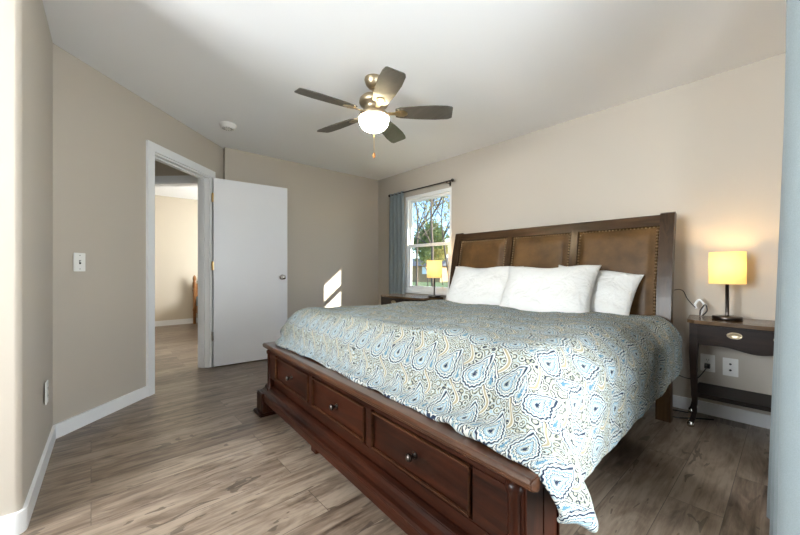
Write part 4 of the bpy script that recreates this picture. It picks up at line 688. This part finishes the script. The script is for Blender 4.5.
# end of cloth points
ny, nx = len(CLOTH), len(CLOTH_U)
me = bpy.data.meshes.new('comforter'); V = []; F = []
for j in range(ny):
    for i in range(nx):
        x, y, z = (c/1000 for c in CLOTH[j][3*i:3*i+3])
        t_ = min(1, max(0, (y-1.5)/1.1)); z -= .028*t_*t_*(3-2*t_)
        V.append((x, y, z))
for j in range(ny-1):
    for i in range(nx-1): a = j*nx+i; F.append((a, a+1, a+nx+1, a+nx))
me.from_pydata(V, [], F); uv = me.uv_layers.new(name='UVMap')
for l in me.loops:
    j, i = divmod(l.vertex_index, nx); uv.data[l.index].uv = (CLOTH_U[i]*2.47, CLOTH_V[j]*2.15)
for p in me.polygons: p.use_smooth = True
me.materials.append(MT['paisley'])
cf = bpy.data.objects.new('comforter', me); col.objects.link(cf)
md = cf.modifiers.new('thick', 'SOLIDIFY'); md.thickness = .016; md.offset = 0
md = cf.modifiers.new('sub', 'SUBSURF'); md.levels = 1; md.render_levels = 2
tx = bpy.data.textures.new('puff', 'CLOUDS'); tx.noise_scale = .28; tx.noise_depth = 1
md = cf.modifiers.new('puff', 'DISPLACE'); md.texture = tx; md.strength = .022; md.mid_level = .35; md.texture_coords = 'LOCAL'
tx2 = bpy.data.textures.new('wrinkle', 'CLOUDS'); tx2.noise_scale = .11; tx2.noise_depth = 2
md = cf.modifiers.new('wrinkle', 'DISPLACE'); md.texture = tx2; md.strength = .014; md.mid_level = .45; md.texture_coords = 'LOCAL'
tag(cf, 'blue, cream and green paisley comforter draped over the bed', 'comforter')

# pillows
def pillow(cx_, cy_, cz, wd, hh, tk, lean, rz, seed, label, roll=0):
    t = 30; rnd = random.Random(seed); V = []; F = []
    ph = [rnd.uniform(0, 6.28) for _ in range(8)]
    def thick(u, v):
        e = (max(0, 1-abs(u)**3.2)*max(0, 1-abs(v)**3.2))**.5
        wr = .05*math.sin(7*u+3*v+ph[0])*math.sin(4*v-2*u+ph[1])+.05*math.sin(5*v+6*u*v+ph[2])
        rad = .035*math.sin(16*math.atan2(v, u)+ph[3])*min(1, (u*u+v*v))
        return tk*e*(1+wr+rad)
    for s in (1, -1):
        for j in range(t+1):
            for i in range(t+1):
                u, v = i/t*2-1, j/t*2-1
                u, v = math.sin(u*PI/2)*.4+u*.6, math.sin(v*PI/2)*.4+v*.6
                x = wd/2*u*(1-.055*(1-v*v)*abs(u)**2+.02*abs(v)**4); z = hh/2*v*(1-.075*(1-u*u)*abs(v)**2+.03*abs(u)**4)
                z += .008*math.sin(5*u+ph[4])*abs(v)
                V.append((x, -s*(thick(u, v)+.004), z))
    n_ = (t+1)**2
    for j in range(t):
        for i in range(t):
            a = j*(t+1)+i; F.append((a, a+1, a+t+2, a+t+1)); F.append((n_+a, n_+a+t+1, n_+a+t+2, n_+a+1))
    b_ = [i for i in range(t+1)]+[j*(t+1)+t for j in range(1, t+1)]+[t*(t+1)+i for i in range(t-1, -1, -1)]+[j*(t+1) for j in range(t-1, 0, -1)]
    for k in range(len(b_)): a, c = b_[k], b_[(k+1) % len(b_)]; F.append((a, n_+a, n_+c, c))
    mb = MB().add(V, F, True)
    m = Matrix.Translation((cx_, cy_, cz)) @ Matrix.Rotation(rz, 4, 'Z') @ Matrix.Rotation(-lean, 4, 'X') @ Matrix.Rotation(roll, 4, 'Y')
    mb.xf(m); o = mb.build('pillow', MT['pillow'], None, origin=(cx_, cy_, cz)); tag(o, label, 'pillow', None); return o
pillow(-1.975, 2.78, .872, .76, .455, .085, math.radians(27), math.radians(0), 2, 'white pillow at the left, leaning on the headboard nearest the window', math.radians(0))
pillow(-1.295, 2.67, .862, .73, .475, .095, math.radians(30), math.radians(0), 5, 'white pillow in the middle, in front of the other two', math.radians(-1))
pillow(-1.02, 2.83, .862, .60, .42, .08, math.radians(30), math.radians(3), 9, 'white pillow at the right, half hidden behind the middle pillow', math.radians(7))

# ------------------------------------------------------------------ nightstands
def nightstand(label):
    # built in world coordinates for the right-hand one, origin at its back centre on the floor
    X0, X1, YF, YB, ZT = -.455, .185, 2.945, 3.315, .715
    xc = (X0+X1)/2
    t = thing('nightstand', (xc, (YF+YB)/2, 0), label, 'nightstand', 'pair of dark nightstands')
    poly = [(X0-.025, YB), (X0-.045, YB-.02), (X0-.012, YF+.045), (X0+.03, YF+.010)]
    k = 16; poly += [(X0+.05+(X1-X0-.10)*i/k, YF+.008-.030*math.sin(PI*i/k)) for i in range(k+1)]
    poly += [(X1-.03, YF+.010), (X1, YF+.045), (X1+.02, YB-.02), (X1, YB)]
    MB().prism(poly, ZT-.022, ZT).build('table_top', MT['esp_top'], t, .005, 3)
    a0, a1, af, ab = X0+.004, X1-.010, YF+.050, YB-.02
    mb = MB()
    # side and back aprons
    mb.prism([(a0, af), (a0+.018, af), (a0-.022, ab), (a0-.040, ab)], .56, ZT-.022); mb.prism([(a1-.018, af), (a1, af), (a1+.02, ab), (a1+.002, ab)], .56, ZT-.022); mb.box(a0-.04, a1+.02, ab-.015, ab, .56, ZT-.022)
    mb.build('apron', MT['esp_x'], t)
    # front apron with a shaped lower edge, bowed
    mb = MB(); V = []; F = []; k = 24
    def fy(u): return af-.002-.020*math.sin(PI*u)
    def zb_(u): return .558-.014*max(0, math.sin(PI*u))**1.2-.012*math.cos(4*PI*u)*math.sin(PI*u)
    for i in range(k+1):
        u = i/k; x = a0+(a1-a0)*u
        V += [(x, fy(u), zb_(u)), (x, fy(u), ZT-.022), (x, fy(u)+.02, ZT-.022), (x, fy(u)+.02, zb_(u))]
    for i in range(k):
        for j in range(4): F.append((i*4+j, i*4+4+j, i*4+4+(j+1) % 4, i*4+(j+1) % 4))
    F += [(0, 1, 2, 3), (k*4+3, k*4+2, k*4+1, k*4)]
    mb.add(V, F); mb.build('shaped_apron', MT['esp_x'], t, .0)
    mb = MB(); V = []; F = []; u0, u1 = .06, .94; z0, z1 = .585, .680
    for i in range(k+1):
        u = u0+(u1-u0)*i/k; x = a0+(a1-a0)*u
        V += [(x, fy(u)-.008, z0), (x, fy(u)-.008, z1), (x, fy(u)+.01, z1), (x, fy(u)+.01, z0)]
    F = []
    for i in range(k):
        for j in range(4): F.append((i*4+j, i*4+4+j, i*4+4+(j+1) % 4, i*4+(j+1) % 4))
    F += [(0, 1, 2, 3), (k*4+3, k*4+2, k*4+1, k*4)]
    dr = mb.add(V, F).build('drawer', MT['esp_x'], t, .003)
    for hx_ in (-.235, -.035):
        yy = fy((hx_-a0)/(a1-a0))-.008; mb = MB()
        mb.lathe([(.046, .003), (.046, -.001), (.040, -.004), (.036, -.0025), (.0, -.003)], (0, 0, 0), 32, 'y', (1, 1)).xf(Matrix.Translation((hx_, yy, .636)) @ Matrix.Diagonal((.82, 1, .46, 1)))
        hd = mb.build('handle_plate', MT['nickel'], dr); hd['label'] = 'oval aged brass handle'
        mb = MB().tube([(hx_-.028+.056*i/12, yy-.006-.012*math.sin(PI*i/12), .640-.016*math.sin(PI*i/12)) for i in range(13)], .0025, 8)
        mb.build('bail_pull', MT['nickel'], dr)
    for sx in (0, 1):
        for sy in (0, 1):
            x = a0+.018 if sx == 0 else a1-.018; y = af+.012 if sy == 0 else ab-.016
            x += (0 if sy == 0 else (-.040 if sx == 0 else .02)); ox = -1 if sx == 0 else 1; oy = -1 if sy == 0 else .2
            mb = MB(); V = []; F = []
            lv = [(ZT-.022, .022, 0), (.56, .022, 0), (.50, .021, .002), (.40, .018, .002), (.28, .016, 0), (.18, .014, -.003), (.10, .012, -.002), (.055, .013, .006), (.030, .016, .014)]
            for z, r, o_ in lv:
                for p, q in ((-1, -1), (1, -1), (1, 1), (-1, 1)): V.append((x+ox*o_*1.0+p*r, y+oy*o_+q*r, z))
            for i in range(len(lv)-1):
                for j in range(4): F.append((i*4+j, i*4+(j+1) % 4, i*4+4+(j+1) % 4, i*4+4+j))
            F += [(3, 2, 1, 0), tuple(range(len(V)-4, len(V)))]
            lg = mb.add(V, F).build('leg', MT['esp_x'], t, .003)
            fx, fy2 = x+ox*.016, y+oy*.016
            MB().lathe([(0, 0), (.014, 0), (.020, .006), (.021, .018), (.017, .034), (.012, .038)], (fx, fy2, 0), 14).build('foot_cap', MT['chrome'], lg)['label'] = 'silver metal foot cap'
    MB().box(a0+.004, a1-.004, af-.002, ab, .205, .232).build('shelf', MT['esp_x'], t, .003)
    return t
ns = nightstand('dark wood nightstand right of the bed beside the curtain, with outlets behind it')
ns2 = copy_tree(ns); ns2.location = (-3.262, ns.location.y-.07, 0); ns2.scale = (1.27, 1, 1); ns2['label'] = 'dark wood nightstand under the window, mostly hidden behind the bed'

# ------------------------------------------------------------------ table lamps
def lamp(x, y, label):
    t = thing('table_lamp', (x, y, .715), label, 'lamp', 'pair of bedside lamps')
    MB().lathe([(0, .716), (.074, .716), (.076, .719), (.076, .734), (.073, .738), (0, .738)], (x, y, 0), 36).build('lamp_base', MT['pewter'], t)
    MB().lathe([(.0, .737), (.011, .737), (.0095, .745), (.0095, .965), (.014, .967), (.014, 1.01), (0, 1.01)], (x, y, 0), 16).build('pole', MT['pewter'], t)
    mb = MB(); mb.lathe([(.092, .952), (.092, 1.162), (.0905, 1.162), (.0905, .952), (.092, .952)], (x, y, 0), 48)
    sh = mb.build('lamp_shade', MT['shade'], t)
    mb = MB()
    for a in range(3):
        g = a*2*PI/3; mb.tube([(x+.010*math.cos(g), y+.010*math.sin(g), 1.0), (x+.091*math.cos(g), y+.091*math.sin(g), .962)], .0015, 6)
    mb.build('shade_ring', MT['pewter'], sh)
    MB().lathe([(0, 1.09), (.018, 1.085), (.027, 1.065), (.024, 1.04), (.013, 1.02), (.012, 1.008), (0, 1.008)], (x, y, 0), 16).build('bulb', MT['bulb'], t)
    return t
lamp(-.285, 3.15, 'lit table lamp with a drum shade on the nightstand right of the bed')
l0 = [o for o in bpy.data.objects if o.name == 'table_lamp'][0]
l1 = copy_tree(l0); l1.location = (-2.885, 3.12, .715); l1['label'] = 'lit table lamp with a drum shade in front of the window'
for x, y in ((-.285, 3.15), (-2.885, 3.12)):
    for z, p in ((1.12, 1.6), (1.0, .8)):
        pd = bpy.data.lights.new('lamp_bulb_light', 'POINT'); pd.energy = p; pd.color = (1, .66, .30); pd.shadow_soft_size = .03
        po = bpy.data.objects.new('lamp_bulb_light', pd); col.objects.link(po); po.location = (x, y, z)

# ------------------------------------------------------------------ ceiling fan
FX, FY, FZ = -2.026, 1.545, 2.188
fan = thing('ceiling_fan', (FX, FY, 2.44), 'five-bladed ceiling fan with brushed metal motor and lit bowl', 'ceiling fan')
MB().lathe([(.0, 2.44), (.068, 2.44), (.070, 2.428), (.060, 2.395), (.040, 2.372), (.018, 2.366), (0, 2.366)], (FX, FY, 0), 32).build('canopy', MT['nickel'], fan)
MB().lathe([(0, 2.372), (.012, 2.372), (.012, 2.32), (0, 2.32)], (FX, FY, 0), 16).build('downrod', MT['nickel'], fan)
MB().lathe([(0, 2.325), (.030, 2.325), (.045, 2.315), (.085, 2.305), (.105, 2.285), (.108, 2.262), (.100, 2.245), (.075, 2.235), (.072, 2.19), (.098, 2.186), (.104, 2.180), (.104, 2.152), (0, 2.152)], (FX, FY, 0), 40).build('motor_housing', MT['nickel'], fan)
MB().lathe([(.100, 2.160), (.107, 2.148), (.107, 2.130), (.100, 2.105), (.082, 2.080), (.055, 2.064), (.025, 2.058), (0, 2.057)], (FX, FY, 0), 40).build('light_bowl', MT['bowl'], fan)
MB().lathe([(.012, 2.058), (.012, 2.052), (.006, 2.046), (0, 2.044)], (FX, FY, 0), 14).build('finial', MT['nickel'], fan)
for k in range(5):
    a = math.radians(48.4-1.0+72*k)
    bmx = Matrix.Translation((FX, FY, FZ)) @ Matrix.Rotation(a, 4, 'Z') @ Matrix.Rotation(math.radians(-13), 4, 'X')
    out = [(.165, -.044), (.20, -.056), (.34, -.070), (.46, -.076), (.55, -.071), (.588, -.062), (.596, -.052), (.600, .050), (.594, .060), (.57, .070), (.47, .076), (.34, .070), (.20, .056), (.165, .044)]
    out = [(q[0]*.955, q[1]) for q in out]; bl = MB().prism(out, -.003, .004).xf(bmx).build('blade', MT['blade'], fan, .0015); bl['label'] = 'dark wooden fan blade'
    mb = MB(); mb.prism([(.085, -.016), (.15, -.013), (.18, -.030), (.215, -.032), (.245, -.012), (.245, .012), (.215, .032), (.18, .030), (.15, .013), (.085, .016)], -.009, -.003)
    mb.lathe([(0, -.013), (.006, -.012), (.006, -.009)], (.20, -.018, 0), 8).lathe([(0, -.013), (.006, -.012), (.006, -.009)], (.20, .018, 0), 8)
    mb.xf(bmx).build('blade_iron', MT['nickel'], bl, .001)['label'] = 'brushed metal blade bracket'
ch = MB().tube([(FX-.0, FY-.0, 2.048), (FX, FY, 1.99), (FX, FY, 1.90)], .0016, 6).build('pull_chain', MT['brass'], fan)
MB().lathe([(0, 1.905), (.004, 1.900), (.009, 1.885), (.010, 1.872), (.005, 1.860), (0, 1.858)], (FX, FY, 0), 12).build('pull_knob', MT['pine'], ch)['label'] = 'small wooden pull knob'
pd = bpy.data.lights.new('fan_light', 'POINT'); pd.energy = 150; pd.color = (1, .96, .92); pd.shadow_soft_size = .05
po = bpy.data.objects.new('fan_light', pd); col.objects.link(po); po.location = (FX, FY, 2.14)

# smoke detector
po.location.z = 2.12
t = thing('smoke_detector', (-3.59, .98, 2.44), 'round white smoke detector on the ceiling near the door', 'smoke detector')
MB().lathe([(0, 2.44), (.075, 2.44), (.075, 2.428), (.068, 2.426), (.066, 2.405), (.055, 2.398), (0, 2.396)], (-3.59, .98, 0), 32).build('housing', MT['plate'], t)
mb = MB()
for k in range(12):
    a = k*PI/6; mb.xf(Matrix.Identity(4)); c, s = math.cos(a), math.sin(a)
    mb.tube([(-3.59+.028*c, .98+.028*s, 2.3965), (-3.59+.050*c, .98+.050*s, 2.3975)], .0018, 5)
mb.build('vent_slots', MT['slot'], t)

# ------------------------------------------------------------------ switch and outlets
def plate(name, p, n2, zc, wd, hh, label, cat, kind, group=None):
    n2 = Vector((n2[0], n2[1], 0)).normalized(); tx_ = Vector((-n2.y, n2.x, 0))
    m = Matrix((( tx_.x, n2.x, 0, p[0]), (tx_.y, n2.y, 0, p[1]), (0, 0, 1, zc), (0, 0, 0, 1)))
    t = thing(name, (p[0], p[1], zc), label, cat, group)
    def b(mb, nm, mt, par, bev=0): return mb.xf(m).build(nm, mt, par, bev)
    b(MB().box(-wd/2, wd/2, .0005, .006, -hh/2, hh/2), 'cover_plate', MT['plate'], t, .002)
    if kind == 'switch':
        b(MB().box(-.006, .006, .006, .008, -.013, .013), 'toggle_slot', MT['slot'], t)
        b(MB().box(-.0045, .0045, .007, .018, -.001, .009), 'toggle', MT['plate'], t, .001)
        b(MB().lathe([(0, .0075), (.003, .007), (.003, .006)], (0, 0, .045), 8, 'y'), 'plate_screw', MT['slot'], t); b(MB().lathe([(0, .0075), (.003, .007), (.003, .006)], (0, 0, -.045), 8, 'y'), 'plate_screw', MT['slot'], t)
    if kind == 'outlet':
        for z in (.021, -.021):
            so_ = b(MB().box(-.017, .017, .006, .0078, z-.015, z+.015), 'socket', MT['plate'], t, .002)
            b(MB().box(-.008, -.0055, .0078, .0084, z-.002, z+.008).box(.0055, .008, .0078, .0084, z-.002, z+.008).box(-.002, .002, .0078, .0084, z-.010, z-.006), 'socket_slots', MT['slot'], so_)
    if kind == 'coax':
        for z in (.021, -.021):
            b(MB().lathe([(0, .012), (.004, .012), (.006, .009), (.007, .006)], (0, 0, z), 12, 'y'), 'jack', MT['slot'], t)
    return t
plate('light_switch', (-3.126+.0, -.059), (1, 1), 1.095, .08, .122, 'white light switch on the wall left of the door', 'light switch', 'switch')
plate('wall_outlet', (-2.64, -.180), (.04, 1), .39, .072, .118, 'white outlet low on the wall at the left edge of the room', 'outlet', 'outlet')
plate('wall_outlet', (-.405, 3.34), (0, -1), .372, .080, .124, 'white outlet behind the right nightstand with a black plug in it', 'outlet', 'outlet')
plate('wall_jack_plate', (-.285, 3.34), (0, -1), .365, .080, .124, 'white jack plate behind the right nightstand, beside the outlet', 'wall plate', 'coax')
# cords
def curve_pts(ps, n_=8):
    out = []; ps = [Vector(p) for p in ps]
    for i in range(len(ps)-1):
        a, b2, c, d = ps[max(i-1, 0)], ps[i], ps[i+1], ps[min(i+2, len(ps)-1)]
        for k in range(n_):
            t_ = k/n_; out.append(.5*((2*b2)+(c-a)*t_+(2*a-5*b2+4*c-d)*t_*t_+(3*b2-a-3*c+d)*t_**3))
    out.append(ps[-1]); return out
t = thing('power_cord', (-.405, 3.32, .352), 'black cord plugged into the outlet and trailing behind the bed', 'cord')
MB().box(-.420, -.390, 3.303, 3.3325, .338, .368).build('plug', MT['black'], t, .005)
MB().tube(curve_pts([(-.405, 3.305, .350), (-.415, 3.27, .325), (-.45, 3.25, .27), (-.50, 3.25, .255), (-.56, 3.24, .27), (-.62, 3.22, .30), (-.68, 3.2, .32)]), .0035, 8).build('cable', MT['black'], t)
t = thing('charging_cable', (-.44, 3.26, .715), 'black and white charging cable coiled at the back of the right nightstand', 'cable')
MB().tube(curve_pts([(-.56, 3.12, .90), (-.535, 3.14, .905), (-.515, 3.17, .89), (-.50, 3.2, .84), (-.475, 3.23, .795), (-.455, 3.245, .77)]), .003, 8).build('cord', MT['black'], t)
MB().tube(curve_pts([(-.455, 3.245, .768), (-.462, 3.25, .80), (-.44, 3.25, .83), (-.415, 3.25, .80), (-.425, 3.25, .75), (-.435, 3.25, .722)]), .007, 8).build('white_lead', MT['white'], t)
MB().tube(curve_pts([(-.435, 3.245, .722), (-.43, 3.23, .76), (-.405, 3.23, .80), (-.395, 3.23, .76), (-.42, 3.235, .721)]), .004, 8).build('black_loop', MT['black'], t)
t = MB().tube(curve_pts([(-.36, 3.23, .006), (-.45, 3.16, .006), (-.55, 3.08, .006), (-.66, 3.13, .006), (-.60, 3.22, .006), (-.50, 3.25, .006)]), .0045, 8).build('power_cord', MT['black'], None, origin=(-.5, 3.16, 0))
tag(t, 'black cord lying on the floor by the headboard post', 'cord')

# ------------------------------------------------------------------ curtains
def curtain(name, fn, nu, nv, label):
    """fn(u, v) -> point, u across, v 0 at the top and 1 at the hem"""
    V = []; F = []
    for j in range(nv+1):
        for i in range(nu+1): V.append(tuple(fn(i/nu, j/nv)))
    for j in range(nv):
        for i in range(nu): a = j*(nu+1)+i; F.append((a, a+1, a+nu+2, a+nu+1))
    me = bpy.data.meshes.new(name); me.from_pydata(V, [], F); me.materials.append(MT['curtain'])
    for p in me.polygons: p.use_smooth = True
    o = bpy.data.objects.new(name, me); col.objects.link(o); md = o.modifiers.new('thick', 'SOLIDIFY'); md.thickness = .004
    tag(o, label, 'curtain'); return o
def right_curtain(u, v):   # u 0 = far edge, 1 = near end
    y = 2.20-.72*u - (.10*v)*(1-u)
    amp = .040+.018*v
    x = .036+amp*math.sin(2*PI*(u*3.5)-PI/2-.25*v)-.045*v*(1-u)
    z = 2.155-(2.155-.022)*v
    return x, y, z
curtain('curtain', right_curtain, 120, 24, 'grey-blue floor-length curtain at the right edge beside the nightstand')
def shield_curtain(u, v):  # out of view, added to keep patio light off the near wall
    return .115+.030*math.sin(2*PI*u*4), .12+.70*u, 2.150-(2.150-.022)*v
curtain('curtain', shield_curtain, 100, 24, 'unseen grey-blue curtain added to shield the near wall from patio light')
def left_curtain(u, v):
    x = -3.92+.31*u+.05*math.sin(v*2)*(u-.5)
    y = 3.275+.028*math.sin(2*PI*u*4+.3*v)
    return x, y, 2.150-(2.150-.15)*v
curtain('curtain', left_curtain, 90, 24, 'grey-blue curtain bunched at the left side of the window')
def rod(name, p0, p1, brs, wall_dir, label):
    t = thing(name, tuple(p0), label, 'curtain rod'); d = (Vector(p1)-Vector(p0)).normalized()
    MB().tube([p0, p1], .0085, 12).build('rod', MT['rod'], t)
    for p in (p0, p1):
        c = Vector(p); MB().lathe([(0, -.022), (.012, -.019), (.020, -.008), (.020, .006), (.011, .018), (0, .021)], tuple(c), 14, 'x' if abs(d.x) > .5 else 'y').build('finial', MT['rod'], t)
    for b2 in brs:
        c = Vector(p0)+d*b2; e = c+Vector(wall_dir)
        mb = MB().tube([tuple(c+Vector((0, 0, -.010))), tuple(e+Vector((0, 0, -.010)))], .005, 8)
        q = e+Vector((0, 0, -.01)); mb.box(q.x-.012 if abs(d.x) > .5 else q.x-.004, q.x+.012 if abs(d.x) > .5 else q.x, q.y-.004 if abs(d.x) > .5 else q.y-.012, q.y if abs(d.x) > .5 else q.y+.012, q.z-.03, q.z+.03)
        mb.build('bracket', MT['rod'], t)
    return t
rod('curtain_rod', (-3.90, 3.26, 2.13), (-2.72, 3.26, 2.13), (.10, 1.08), (0, .08, 0), 'thin dark curtain rod with ball ends above the window by the bed')
rod('curtain_rod', (.06, 2.28, 2.13), (.06, -.10, 2.13), (.04, 2.30), (.16, 0, 0), 'dark curtain rod above the patio door at the right wall')

# ------------------------------------------------------------------ bed in the far room
t = thing('pine_bed', (-7.78, 2.0, 0), 'honey-coloured wooden bed seen through the open door', 'bed')
for y in (1.51, 2.52):
    MB().lathe([(0, 0), (.026, 0), (.026, .25), (.036, .27), (.026, .30), (.026, .62), (.038, .65), (.022, .68), (.034, .72), (.034, .80), (.020, .83), (.033, .87), (.030, .91), (.010, .945), (0, .947)], (-7.74, y, 0), 16).build('bed_post', MT['pine'], t)
pl = [(1.53, .40)]+[(1.53+.97*i/16, .80+.10*math.sin(PI*i/16)-.03*math.cos(PI*4*i/16)) for i in range(17)]+[(2.50, .40)]
MB().xprism(pl, -7.76, -7.72).build('headboard', MT['pine'], t, .004)
for y in (1.525, 2.475): MB().box(-7.72, -5.85, y, y+.03, .22, .36).build('side_rail', MT['pine'], t)
for y in (1.51, 2.52): MB().lathe([(0, 0), (.026, 0), (.026, .45), (.034, .48), (.020, .52), (0, .53)], (-5.82, y, 0), 14).build('foot_post', MT['pine'], t)
MB().box(-7.71, -5.86, 1.56, 2.47, .30, .50).build('mattress', MT['sheet'], t, .03, 3, True)
bl = MB().box(-7.66, -5.84, 1.525, 2.505, .36, .535).build('blue_blanket', MT['blue_bed'], None, .03, 3, True, origin=(-6.7, 2.0, .5))
tag(bl, 'blue blanket covering the wooden bed in the far room', 'blanket')
